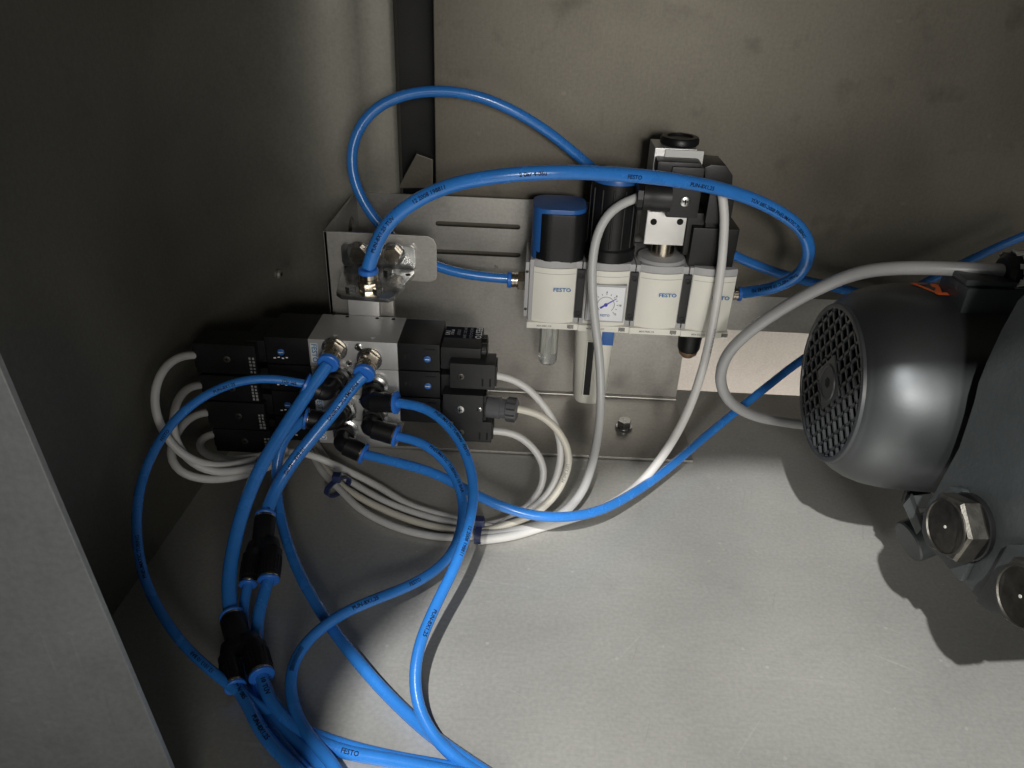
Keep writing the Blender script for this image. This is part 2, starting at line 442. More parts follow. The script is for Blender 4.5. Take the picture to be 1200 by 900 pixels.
# ================================================================== BRACKETS
YP = .614; YL = .514
br = thing('mounting_bracket', (-.005, .56, 0), 'large folded stainless bracket with long slots standing on the floor behind the valves', 'bracket')
xl = -.145; xr = .1405; zT = .183; TH_ = .002
o2 = (xl, YP, 0)
def rel(px, py): q = P(px, py, Y=YP); return q.x-xl, q.z
s1 = rel(560, 264); s2 = rel(562, 297)
hl = [slot(s1[0], s1[1], .070, .0042), slot(s2[0]-.018, s2[1], .105, .0042)]
w_ = xr-xl
out = [(0, 0), (w_, 0), (w_, zT-.006), (w_-.006, zT), (0, zT)]
obj('back_plate', plate(out, hl, o2, (1, 0, 0), (0, 0, 1), (0, TH_, 0)), 'bracket', br, 0)
# side wing with a round hole
hc = P(410.7, 262, Y=.59); 
bm = plate([(0, 0), (YP-YL, 0), (YP-YL, zT), (0, zT)], [circ(.074, .160, .0105, .0105)], (xl, YL, 0), (0, 1, 0), (0, 0, 1), (TH_, 0, 0))
obj('side_wing', bm, 'bracket', br, 0)
p = P(512, 330, Y=YL)
lp = rrect(p.x-xl, zT-P(508, 331, Y=YL).z, .005)
cx, cz = (p.x+xl)/2, (zT+P(508, 331, Y=YL).z)/2
lip = [(xl, 0), (xl+.012, 0), (xl+.012, cz-.014)]
pts = [(xl, .0), (xl+.016, 0), (xl+.016, P(440, 326, Y=YL).z), (p.x-.005, P(508, 331, Y=YL).z), (p.x-.001, P(508, 331, Y=YL).z+.002), (p.x, P(508, 331, Y=YL).z+.005), (p.x, zT-.006), (p.x-.002, zT-.002), (p.x-.006, zT), (xl, zT)]
obj('front_lip', prism([(a, YL, b) for a, b in pts], (0, TH_, 0), .0003), 'bracket', br, 0)
obj('base_flange', bx(xl+.012, xr, .517, YP, .0008, .0030, .0004), 'bracket', br)
obj('fold_edge', cyl((xl, YP-.0015, .004), (xr, YP-.0015, .004), .0016, 12), 'bracket', br)
c = P(731, 500, z=.004)
o = obj('washer', cyl(c, c+Vector((0, 0, .0012)), .0075), 'screw', br)
hexnut(c+Vector((0, 0, .0012)), (0, 0, 1), .0062, .0055, br, 'screw', 'hex_bolt', .3)
for px, py in ((581, 313), (735, 300)):
    c = P(px, py, Y=YP); obj('rivet', cyl(c, c+Vector((0, -.001, 0)), .0018, 12), 'screw', br)

# shiny angle bracket on the lip, with its bolts
ab = thing('angle_bracket', P(440, 315, Y=YL), 'small shiny galvanised angle bracket bolted to the lip above the valve stack', 'bracket')
Ya = YL-.0035
q0 = P(399, 285, Y=Ya); q1 = P(487, 313, Y=Ya)
w2, h2 = q1.x-q0.x, q0.z-q1.z
sh_z = P(485, 316, Y=Ya).z
pl = rrect(w2, q0.z-sh_z, .004)
obj('upright_plate', prism([(q0.x+w2/2+a, Ya, (q0.z+sh_z)/2+b) for a, b in pl], (0, .003, 0), .0004), 'zinc', ab)
# shelf leaning forward
sf = [PV(398, 312, Ya), PV(487, 316, Ya), PV(481, 330, -(-0))] if False else None
zs = sh_z
A_ = Vector((q0.x, Ya, zs)); B_ = Vector((q1.x, Ya, zs))
shelf = [A_+Vector((0, .002, 0)), B_+Vector((0, .002, 0)), B_+Vector((.0, -.006, 0)), P(462, 347, z=zs), P(455, 350, z=zs), P(400, 346, z=zs), P(394, 342, z=zs)]
obj('shelf_plate', prism(shelf, (0, 0, -.003), .0004), 'zinc', ab)
for px, py in ((421, 296), (461, 297)):
    c = P(px, py, Y=Ya); obj('washer', cyl(c, c+Vector((0, -.0014, 0)), .0082), 'screw', ab)
    hexnut(c+Vector((0, -.0014, 0)), (0, -1, 0), .0060, .0045, ab, 'brass', 'hex_bolt', .2)
for px, py in ((411, 340), (443, 342), (455, 320)):
    c = P(px, py, z=zs); hexnut(c, (0, 0, 1), .0036, .0028, ab, 'screw', 'hex_bolt', .5)
c = P(478, 322, z=zs); obj('hole', cyl(c, c+Vector((0, 0, .0002)), .0018, 14, 0), 'hole', ab)
def sleeve(c, ax, parent, s=1., hexr=.0075, m='brass'):
    """straight push-in fitting: hexagon, ring, blue release collar; returns the mouth"""
    c = Vector(c); ax = Vector(ax).normalized()
    o = obj('push_in_fitting', lathe(c, ax, [(0, hexr*s), (.0005, hexr*1.03*s), (.006*s, hexr*1.03*s), (.0065*s, hexr*.97*s)], 6, None, True, .3), m, parent, 20)
    obj('barrel', lathe(c+ax*.0062*s, ax, [(0, .0066*s), (.002*s, .0066*s), (.0022*s, .0060*s), (.003*s, .0060*s), (.0032*s, .0066*s), (.0058*s, .0066*s)], 24), m, o)
    obj('release_ring', lathe(c+ax*.0120*s, ax, [(0, .0058*s), (.0004, .0072*s), (.0032*s, .0072*s), (.0038*s, .0064*s)], 24), 'collar', o)
    return c+ax*.0155*s
m1 = sleeve(P(433, 338, z=zs), (0, -.05, 1), ab, .92)

# support bar from the angle bracket down to the valve stack
bz = thing('support_bar', P(430, 372, Y=.506), 'flat milled aluminium bar between the angle bracket and the top valve', 'bar')
x0_, x1_, z0_, z1_ = fr(408, 340, 444, 375, .502)
obj('bar', bx(x0_, x1_, .502, .511, .045, zs-.003, .0004), 'bar', bz)
x2_ = P(461, 360, Y=.506).x
obj('edge_bar', bx(x1_+.0002, x2_, .506, .512, .045, zs-.003, .0004), 'bracket', bz)

# ================================================================== VALVES
VX0, VX1, VF, VB, VZ, VH = -.147, -.0865, .46, .501, .1258, .0211
words = {0: 'topmost silver valve of the stack with two straight brass fittings and black coils',
         1: 'second silver valve from the top with two black elbow fittings and a blue button',
         2: 'third silver valve from the top with a round grey plug at its right',
         3: 'bottom silver valve of the stack with one black elbow fitting on its left'}
def nozzle(root, base_c, corner, mouth, s=1.):
    """black elbow push-in fitting out of the valve face; returns mouth point"""
    b, k, e = Vector(base_c), Vector(corner), Vector(mouth)
    d1 = (k-b).normalized(); d2 = (e-k).normalized()
    el = obj('elbow_fitting', tube_bm(spline([b+d1*.004, b.lerp(k, .6), k, k.lerp(e, .4), e-d2*.0035], .002), .0062*s, 20), 'black', root, 50)
    obj('knurled_nut', lathe(b, d1, [(0, .0092*s), (.0012, .0098*s), (.004, .0098*s), (.0048, .0078*s), (.0062, .0072*s)], 28), 'screw', el, 15)
    obj('shoulder', cyl(b+d1*.0085, b+d1*.0125, .0078*s, 24), 'black2', el)
    obj('sleeve', lathe(k, d2, [(.003, .0066*s), (.0036, .0074*s), ((e-k).length-.0028, .0074*s), ((e-k).length-.0026, .0069*s)], 24), 'black', el)
    obj('metal_ring', cyl(e-d2*.0026, e-d2*.0014, .0071*s, 24, .0002), 'brass', el)
    obj('release_ring', lathe(e-d2*.0016, d2, [(0, .0066*s), (.0004, .0084*s), (.0019, .0084*s), (.0024, .0066*s)], 24), 'collar', el)
    return e
mouths = {}
for i in range(4):
    z1 = VZ-i*VH; z0 = z1-VH+.0004
    x1 = VX1 if i < 3 else VX1-.003
    t = thing('valve', ((VX0+x1)/2, VF+.02, z0), words[i], 'valve', 'valves stacked under the angle bracket')
    obj('body', bx(VX0+.0002*i, x1, VF, VB, z0, z1, .0005), 'alu', t)
    # top print and grooves
    if i == 0:
        for px, py in ((393, 393), (437, 396)):
            c = P(px, py, z=z1+.0001)
            bm = bmesh.new()
            vs = [bm.verts.new(c+Vector(q)) for q in ((-.002, .001, 0), (.002, .001, 0), (0, -.0025, 0))]; bm.faces.new(vs)
            obj('arrow_mark', bm, 'inkw', t, 0)
        for px, py in ((391, 368), (407, 371), (442, 373), (461, 374)):
            c = P(px, py, z=z1+.0001); obj('pin_hole', cyl(c, c+Vector((0, 0, .0001)), .0014, 12, 0), 'hole', t)
    # blue sticker at left edge of the face
    obj('label_strip', bx(VX0+.0012, VX0+.0062, VF-.0002, VF, z0+.003, z1-.003), 'label', t, 0)
    txt('FESTO', (VX0+.0040, VF-.00035, (z0+z1)/2), (0, 0, -1), (1, 0, 0), .0050, 'inkb', t)
    for fx, fz in ((.0345, .0165), (.027, .0035)):
        if i in (1,) and fx < .03: continue
        screw((VX0+fx, VF, z0+fz), (0, -1, 0), .0028 if fx > .03 else .0021, t, 'screw', 'screw', .0012, 'hex')
    # black pilot housings left and right
    for s in (1, -1):
        if s > 0 and i == 3: continue
        xa = x1 if s > 0 else VX0
        xb = -.0578 if s > 0 else VX0-.0300
        lo, hi = min(xa, xb), max(xa, xb)
        hs = obj('pilot_housing', bx(lo+.0001, hi-.0001, VF+.0006, VB-.001, z0+.0003, z1-.0002, .0008), 'black', t)
        xm = hi-.0085 if s > 0 else lo+.0105
        # blue manual override
        bo = obj('override_button', lathe((xm, VF+.0007, z0+.0095), (0, -1, 0), [(0, .0024), (.0007, .0024), (.0009, .0019)], 20), 'blue', hs)
        obj('slot', bx(xm-.0016, xm+.0016, VF-.0004, VF-.0001, z0+.0092, z0+.0098), 'label', bo, 0)
        if s > 0:
            for k in (0, 1): obj('vent_slot', bx(xa+.004+k*.0028, xa+.0054+k*.0028, VF+.0003, VF+.001, z0+.009, z0+.0125), 'hole', hs, 0)
            obj('vent_slot', bx(xm-.002, xm+.0055, VF+.0003, VF+.001, z0+.0165, z0+.0172), 'hole', hs, 0)
        else:
            bm = bmesh.new()
            for k in range(4): bx(xm-.0055+k*.0028, xm-.0040+k*.0028, VF+.0002, VF+.0008, z0+.0045+.0006*(k % 2), z0+.0052+.0006*(k % 2), 0, bm)
            obj('printed_mark', bm, 'inkw', hs, 0)
    # solenoid coils
    for s in (1, -1):
        if s > 0 and i == 3: continue
        if s > 0:
            xa, xb = -.0575, -.0302
        else:
            xa, xb = VX0-.0440, VX0-.0303
        y0 = VF+.004 if s > 0 else VF+.001
        co = obj('solenoid_coil', bx(xa, xb, y0, VB-.003, z0+.0006, z1-.0035, .0008), 'black2' if s > 0 else 'black', t)
        if i == 0 and s > 0:
            zt_ = z1-.0035+.00006
            obj('type_label', bx(xa+.0005, xb-.0006, y0+.0155, VB-.004, zt_-.0002, zt_), 'ink', co, 0)
            txt('FESTO', (xb-.0030, y0+.0245, zt_+.00005), (0, -1, 0), (1, 0, 0), .0062, 'inkw', co)
            for k, q in enumerate(('VACS-C-C1-1', '24V DC 1.8W', '575257', 'PU 0.1')):
                txt(q, (xa+.0190-.0044*k, y0+.0245, zt_+.00005), (0, -1, 0), (1, 0, 0), .0030, 'inkg' if k < 3 else 'inkw', co)
            txt('1V1', (xa+.0025, y0+.0235, zt_+.00005), (0, -1, 0), (1, 0, 0), .0048, 'inkw', co)
        if s > 0:
            kn = obj('end_knob', lathe((xb-.0003, y0+.016, z0+.009), (1, 0, 0), [(0, .0095), (.0006, .0100), (.0035, .0100), (.0042, .0092)], 28), 'black', t)
            bm = bmesh.new()
            for k in range(14):
                a = 2*math.pi*k/14; c = Vector((xb+.0019, y0+.016+math.cos(a)*.0100, z0+.009+math.sin(a)*.0100))
                cyl(c-Vector((.0016, 0, 0)), c+Vector((.0016, 0, 0)), .0006, 6, .0001, bm)
            obj('grip_ribs', bm, 'black', kn)
    # fittings
    if i == 0:
        a = P(392, 409, Y=VF); b = P(433, 421, Y=VF)
        for c, k in ((a, 'A'), (b, 'B')):
            obj('seal_ring', cyl(c, c+Vector((0, -.001, 0)), .0088, 28), 'screw', t)
            mouths[k] = sleeve(c+Vector((0, -.001, 0)), (-.06, -1, -.22), t, 1.0, .0070)
    if i == 1:
        mouths['C'] = nozzle(t, P(400, 441, Y=VF), P(381, 461, Y=.437), P(357, 450, Y=.436), .95)
        mouths['E'] = nozzle(t, P(441, 451, Y=VF), P(431, 471, Y=.437), P(465, 472, Y=.434), .92)
    if i == 2:
        mouths['D'] = nozzle(t, P(405, 478, Y=VF), P(387, 496, Y=.437), P(358, 490, Y=.436), .92)
        mouths['F'] = nozzle(t, P(441, 485, Y=VF), P(432, 501, Y=.437), P(465, 511, Y=.434), .92)
    if i == 3:
        mouths['G'] = nozzle(t, P(406, 503, Y=VF), P(400, 520, Y=.437), P(427, 532, Y=.434), .92)

# ------------------------------------------------------------------ cables with plugs
def flat_plug(root, px0, py0, px1, py1, Y, depth, spx, spy, mt='black2', left=False):
    x0, x1, z0, z1 = fr(px0, py0, px1, py1, Y)
    o = obj('plug', bx(x0, x1, Y, Y+depth, z0, z1, .0009), mt, root)
    screw(P(spx, spy, Y=Y), (0, -1, 0), .0024, root, 'bolt', 'screw', .0006)
    if not left:
        for k in (0, 1):
            xs = x1-.0038-.0052*(1-k)
            obj('strain_slot', bx(xs, xs+.0012, Y-.0001, Y+.0005, z0+.0025, z0+.0085), 'hole', o, 0)
        obj('end_boot', bx(x1-.0003, x1+.0012, Y+.002, Y+depth-.002, z0+.002, z1-.002, .0005), 'black', o)
    else:
        bm = bmesh.new(); rnd = random.Random(int(py0))
        for k in range(5):
            for j in range(2):
                xs = x1-.0050+.0024*j; zz = z0+.0016+.0026*k
                bx(xs, xs+.0012+rnd.random()*.0005, Y-.0002, Y+.0001, zz, zz+.0013+rnd.random()*.0006, 0, bm)
        obj('printed_mark', bm, 'inkg', o, 0)
        obj('end_boot', bx(x0-.0015, x0+.0003, Y+.002, Y+depth-.002, z0+.003, z1-.003, .0005), 'black', o)
    return o
B = -.0035
right = [
 ('topmost pale cable looping right from the upper plug of the valves', [(580, 440, .462), (594, 442), (612, 450), (633, 470), (648, 492), (657, 520), (655, 550), (643, 578, -.022), (622, 597, -.011), (600, 607, -.007), (569, 616, -.0045), (532, 613), (489, 602), (452, 588), (420, 570), (398, 556), (380, 535), (366, 510, -.0045)], 'cable'),
 ('cream cable running from the round grey connector into the bundle', [(604, 479, .455), (622, 482), (642, 492), (658, 510), (667, 536), (661, 562), (646, 586, -.021), (625, 603, -.011), (600, 613, -.008), (569, 622, -.008), (532, 621), (489, 612), (452, 598), (420, 582), (394, 563), (374, 535), (362, 510, -.008)], 'cream_cable'),
 ('pale cable curving down from the lowest plug on the right of the valves', [(576, 505, .462), (594, 506), (613, 514), (630, 531), (638, 552), (632, 577, -.020), (614, 596, -.009), (595, 609), (569, 625, -.004), (532, 630), (489, 625), (452, 613), (420, 595), (397, 572), (380, 556), (362, 525, -.0035)], 'cable')]
ct = {}
for k, (lab, pts, m_) in enumerate(right):
    root = thing('valve_cable', PV(*pts[0]), lab, 'cable', 'cables from the valve plugs')
    hose('cable', pts, .0026, m_, None, None, parent=root, prints=((('LiYY 3x0,34', .06, .0035, 'inkg'),) if k == 1 else ()))
    if k == 0:
        flat_plug(root, 527, 427, 580, 456, .455, .018, 540, 441.5)
    if k == 2:
        flat_plug(root, 531, 494, 576, 518, .455, .018, 540, 506.5)
    if k == 1:
        x0, x1, z0, z1 = fr(519, 463, 566, 495, .452)
        pl = obj('plug', bx(x0, x1, .452, .472, z0, z1, .001), 'black2', root)
        obj('plug_end', bx(x1-.0002, x1+.002, .454, .470, z0+.001, z1-.001, .0006), 'black', pl)
        screw(P(539, 480, Y=.452), (0, -1, 0), .0030, root, 'screw', 'screw', .0006)
        screw(P(562, 480, Y=.452), (0, -1, 0), .0016, root, 'screw', 'screw', .0006)
        a = P(570, 476, Y=.458); b = P(607, 481, Y=.455); ax = (b-a)
        L = ax.length
        pg = obj('round_connector', lathe(a, ax, [(0, .0070), (.001, .0078), (L*.45, .0078), (L*.47, .0070), (L*.62, .0070), (L*.64, .0082), (L*.95, .0080), (L, .0060)], 24), mat('translucent grey plug', (.10, .10, .105), .25), root)
        bm = bmesh.new(); f_ = frame(ax)
        for q in range(12):
            an = 2*math.pi*q/12; c = a+f_[0]*L*.66+(f_[1]*math.cos(an)+f_[2]*math.sin(an))*.0082
            cyl(c, c+f_[0]*L*.28, .0006, 6, .0001, bm)
        obj('grip_ribs', bm, 'black2', pg)
left = [
 ('outermost grey cable looping from the top left valve plug', [(233, 416, .462), (215, 417), (200, 424), (187, 440, .41), (181, 462), (183, 485, .405), (192, 507), (207, 527), (230, 541), (258, 546, .405), (290, 541), (318, 531, .445), (345, 529), (372, 536, -.0035), (410, 553, -.0035), (445, 571, -.0035), (480, 592, -.0035), (530, 607, -.0035), (578, 618, -.0035)], (228, 404, 300, 438)),
 ('second grey cable from the top of the left valve plugs', [(238, 451, .462), (224, 453), (211, 464), (204, 480, .415), (202, 500), (209, 524, .405), (226, 543), (250, 553), (277, 552, .405), (305, 545), (330, 533, .445)], (237, 441, 303, 470)),
 ('third grey cable leaving the left valve plugs in a wide loop', [(246, 483, .462), (232, 485), (217, 494), (205, 512, .415), (199, 532), (205, 548, .395), (225, 559), (250, 562), (280, 558, .41), (310, 549), (338, 537, .45)], (244, 472, 311, 503)),
 ('small grey cable loop at the lowest left valve plug', [(254, 508, .462), (243, 510), (234, 516), (233, 525), (242, 533), (262, 538), (285, 538, .425), (312, 533), (335, 526, .45)], (252, 504, 318, 530))]
for lab, pts, r4 in left:
    root = thing('valve_cable', PV(*pts[0]), lab, 'cable', 'cables from the valve plugs')
    hose('cable', pts, .0027, 'cable', None, None, parent=root)
    flat_plug(root, *r4, .455, .022, (r4[0]+r4[2])/2+2, (r4[1]+r4[3])/2, 'black', True)
# back half of the left plugs
# ------------------------------------------------------------------ cable ties
for px, py, z_, lab in ((396, 570, .007, 'dark blue tie round the grey cables near the floor by the valves'), (562, 622, .008, 'dark blue tie round the cables, right, under the crossing hoses')):
    c = P(px, py, z=z_); d = (P(px+20, py+(12 if px < 500 else 2), z=z_)-c).normalized()
    t = thing('cable_tie', c, lab, 'cable tie', 'ties on the cable bundle')
    ax, u, v = frame(d)
    ring = bmesh.new(); n = 24
    vs = []
    for w_x, rr in ((-.0022, 0), (.0022, 0), (.0022, -.0012), (-.0022, -.0012)):
        vs.append([ring.verts.new(c+ax*w_x+u*math.cos(2*math.pi*k/n)*(.0115+rr)+v*math.sin(2*math.pi*k/n)*(.0068+rr)) for k in range(n)])
    for q in range(4):
        for k in range(n): ring.faces.new((vs[q][k], vs[q][(k+1) % n], vs[(q+1) % 4][(k+1) % n], vs[(q+1) % 4][k]))
    obj('strap', ring, 'tie', t)
    h = c+Vector((0, 0, .0085)); obj('lock_head', bx(h.x-.003, h.x+.003, h.y-.0035, h.y+.0025, h.z-.003, h.z+.003, .0006), 'tie', t)

# ================================================================== HOSES
def pxof(v):
    q = RM.transposed() @ (v-CAM); return 600+F*q.x/-q.z, 450-F*q.y/-q.z, v.y
TM = 'tube'
PR = 'PUN-8X1,25'
HG = 'blue air hoses'
m1p = pxof(m1)
_, FI = fr(600, 320, 622, 340, .572)[0:2]
hose('air_hose', [(m1p[0], m1p[1], m1p[2]), (437, 296), (450, 268), (476, 243), (520, 220), (580, 207), (650, 202, .47), (720, 204), (790, 211), (850, 223), (905, 244), (940, 270), (949, 295), (938, 320), (906, 337), (872, 343, .572)], .0046, TM,
     'blue hose arching high from the angle bracket over the service units to their right end', 'hose', HG,
     [('FESTO', .195, .0046, 'ink', -.2), (PR, .243, .0046, 'ink', -.2), ('TÜV 085-2008 PNEUMATIC TUBING', .293, .0044, 'ink', -.15), ('Tmax +60°C 10 BAR/145 PSI', .382, .0044, 'ink', -.1),
      ('12 2008 198811', .055, .0046, 'ink', .1), ('PUN-8X1,25 TÜV', .012, .0046, 'ink', .1), ('2 Bar 4-06u', .125, .0044, 'ink', -.1)])
hose('air_hose', [(603, 327, .578), (575, 325), (540, 320, .575), (512, 312), (480, 294, .565), (450, 269), (428, 240), (415, 210), (412, 180), (421, 150), (445, 124), (480, 110), (520, 107), (560, 113), (600, 129, .585), (640, 153), (678, 183), (702, 203, .60), (740, 226), (800, 264), (860, 299, .60), (900, 316), (940, 328), (975, 336, .60), (1040, 352), (1120, 372, .60)], .0039, TM,
     'blue hose looping up from the bracket corner and passing behind the service units', 'hose', HG)
a = pxof(mouths['A']); b = pxof(mouths['B'])
hose('air_hose', [(a[0], a[1], a[2]), (372, 444), (352, 473), (326, 513), (302, 555), (283, 604), (272, 650, -.03), (268, 690), (271, 724, -.014)], .0043, TM,
     'blue hose from the left brass fitting down to the lower black Y connector', 'hose', HG)
hose('air_hose', [(b[0], b[1], b[2]), (413, 453), (393, 480), (366, 513), (342, 543), (325, 570, -.045), (316, 588), (311, 606, -.034)], .0043, TM,
     'blue hose with dark lettering from the right brass fitting to the upper Y connector', 'hose', HG,
     [('PNEUMATIC TUBING', .006, .0042, 'ink', .15), ('10 BAR 145 PSI', .062, .0042, 'ink', 0), ('FESTO PUN-8X1,25', .108, .0042, 'ink', 0)])
c = pxof(mouths['C'])
hose('air_hose', [(c[0]+1, c[1], c[2]), (320, 444), (285, 446), (245, 461), (210, 487), (181, 527, .375), (164, 572, .35), (160, 620), (167, 670, .325), (185, 712, .312), (215, 755), (250, 788, -.016), (290, 818), (335, 845, -.004), (390, 868), (450, 884), (520, 897), (590, 912, -.004)], .0028, TM,
     'thin blue hose making the widest loop on the left of the valves', 'hose', HG,
     [('TÜV 085', .006, .0034, 'ink', -.3, True), (PR, .045, .0034, 'ink', -.2, True), ('FESTO', .095, .0034, 'ink', -.2, True), ('PNEUMATIC TUBING', .16, .0034, 'ink', 0, True), ('12 1013 10 BAR', .24, .0034, 'ink', 0, True)])
d = pxof(mouths['D'])
hose('air_hose', [(d[0]+1, d[1], d[2]), (344, 501), (332, 515), (325, 540), (324, 575, .42), (331, 615), (350, 670), (385, 730, -.02), (415, 770), (450, 810), (500, 857, -.004), (560, 900), (600, 925, -.004)], .0035, TM,
     'blue hose dropping from behind the left elbows and crossing diagonally to the lower right', 'hose', HG)
e = pxof(mouths['E'])
hose('air_hose', [(e[0]-1, e[1], e[2]), (483, 474), (508, 484), (532, 507), (548, 537, .395), (555, 572), (550, 612), (534, 661, .335), (510, 711), (493, 752, -.034), (486, 790), (491, 830, -.012), (510, 865), (540, 893, -.005), (575, 915, -.005)], .0032, TM,
     'blue hose from the second valve hanging in a tall S to the front', 'hose', HG,
     [('PNEUMATIC TUBING  FESTO', .03, .0038, 'ink', .45), ('12 2008 198811', .115, .0038, 'ink', .4), (PR, .17, .0038, 'ink', .3)])
f = pxof(mouths['F'])
hose('air_hose', [(f[0]-1, f[1], f[2]), (490, 517), (514, 533), (532, 556, .415), (542, 585), (541, 615), (533, 642), (514, 665, .365), (480, 686), (440, 702, -.030), (400, 720), (366, 745, -.016), (346, 772), (340, 802, -.008), (347, 836), (366, 868), (388, 893, -.010), (400, 915, -.010)], .0032, TM,
     'blue hose from the third valve turning back in a hook to the front left', 'hose', HG,
     [('PNEUMATIC TUBING 10 BAR', .025, .0038, 'ink', .4), ('FESTO', .135, .0038, 'ink', .1, True), (PR, .165, .0038, 'ink', .1, True), ('|||||||||||||||||||||', .215, .0034, 'ink', .3, True)])
g = pxof(mouths['G'])
hose('air_hose', [(g[0]-1, g[1], g[2]), (470, 543), (510, 555), (545, 573, -.045), (580, 590), (620, 603, -.034), (660, 606), (700, 599, -.030), (740, 579, -.024), (780, 551), (820, 517, -.016), (860, 484), (900, 452), (935, 425, .575), (1000, 383), (1090, 328, .60), (1132, 307), (1165, 291), (1210, 272, .60)], .0034, TM,
     'blue hose from the bottom valve sweeping right across the floor and up behind the motor', 'hose', HG)

# Y connectors
def ycon(top, end, side, r, label, ends):
    top, end = Vector(top), Vector(end); ax = (end-top).normalized(); L = (end-top).length; side = Vector(side); side = (side-ax*side.dot(ax)).normalized()
    t = thing('y_connector', (top+end)/2, label, 'connector', 'Y connectors on the hoses')
    off = side*r*.98
    obj('stem', lathe(top, ax, [(.0015, r*.86), (.0022, r*1.0), (L*.36, r*.98), (L*.38, r*.90), (L*.55, r*.90)], 26), 'black', t)
    outs = []
    for s, rr in ((-1, .82), (1, 1.)):
        st = top+ax*L*.34+off*s*.35; en = end+off*s*1.0+side*r*.0
        d = (end-top)*.55
        lg = bmesh.new()
        p0 = top+ax*L*.42+off*s*.55; p1 = top+ax*L*.62+off*s
        lathe(p0-ax*L*.04, (p1-p0)+ax*L*.1, [(0, r*.55), (L*.05, r*.86*rr+r*.05), (L*.16, r*.92*rr+r*.04), (L*.24, r*.7)], 22, lg)
        obj('shoulder', lg, 'black', t, 50)
        l0 = top+ax*L*.58+off*s
        o = obj('leg', lathe(l0, ax, [(-.0012, r*.75*rr), (0, r*.96*rr), (L*.39, r*.98*rr), (L*.395, r*.90*rr)], 26), 'black', t)
        bm = bmesh.new(); f_ = frame(ax)
        for q in range(20):
            an = 2*math.pi*q/20; cc = l0+ax*L*.10+(f_[1]*math.cos(an)+f_[2]*math.sin(an))*r*.975*rr
            cyl(cc, cc+ax*L*.24, .00035, 5, .0001, bm)
        obj('grip_ribs', bm, 'black', o)
        obj('metal_ring', cyl(l0+ax*L*.39, l0+ax*(L*.39+.0012), r*.93*rr, 24, .0002), 'brass', o)
        obj('release_ring', cyl(l0+ax*(L*.39+.0012), l0+ax*(L*.39+.0030), r*.98*rr, 24, .0004), 'collar', o)
        outs.append(l0+ax*(L*.39+.001))
    obj('metal_ring', cyl(top, top+ax*.0018, r*.90, 24, .0002), 'brass', t)
    obj('release_ring', cyl(top-ax*.0018, top+ax*.0002, r*.98, 24, .0004), 'collar', t)
    return outs
u1 = ycon(P(311, 605, z=.034), P(303, 681, z=.019), (1, -.25, .15), .0068, 'upper black Y connector joining three blue hoses', 2)
u2 = ycon(P(272, 723, z=.014), P(291, 797, z=.010), (1, .05, .05), .0072, 'lower black Y connector lying nearer the front of the floor', 2)
def pv(v): return pxof(v)
p = pv(u1[0]); hose('air_hose', [p, (286, 705), (286, 730, -.006), (290, 770), (299, 815, -.004), (322, 858), (360, 905, -.004)], .0030, TM, 'thin blue hose from the left leg of the upper Y connector, mostly hidden', 'hose', HG)
p = pv(u1[1]); hose('air_hose', [p, (303, 720), (301, 760, -.005), (303, 800), (316, 835, -.004), (345, 868), (390, 905, -.004)], .0036, TM, 'blue hose from the right leg of the upper Y connector to the front', 'hose', HG)
p = pv(u2[0]); hose('air_hose', [p, (289, 822), (303, 852), (325, 880, -.010), (360, 915, -.010)], .0035, TM, 'blue hose with lettering from the left leg of the lower Y connector', 'hose', HG,
     [('TÜV 085', .002, .0040, 'ink', .1), (PR, .026, .0042, 'ink', .1)])
p = pv(u2[1]); hose('air_hose', [p, (312, 812), (330, 838), (356, 861, -.007), (400, 880), (470, 893), (560, 912, -.008)], .0035, TM, 'blue hose with lettering from the right leg of the lower Y connector', 'hose', HG,
     [('10 TÜV', .004, .0044, 'ink', .1), ('FESTO', .068, .0042, 'ink', .1)])

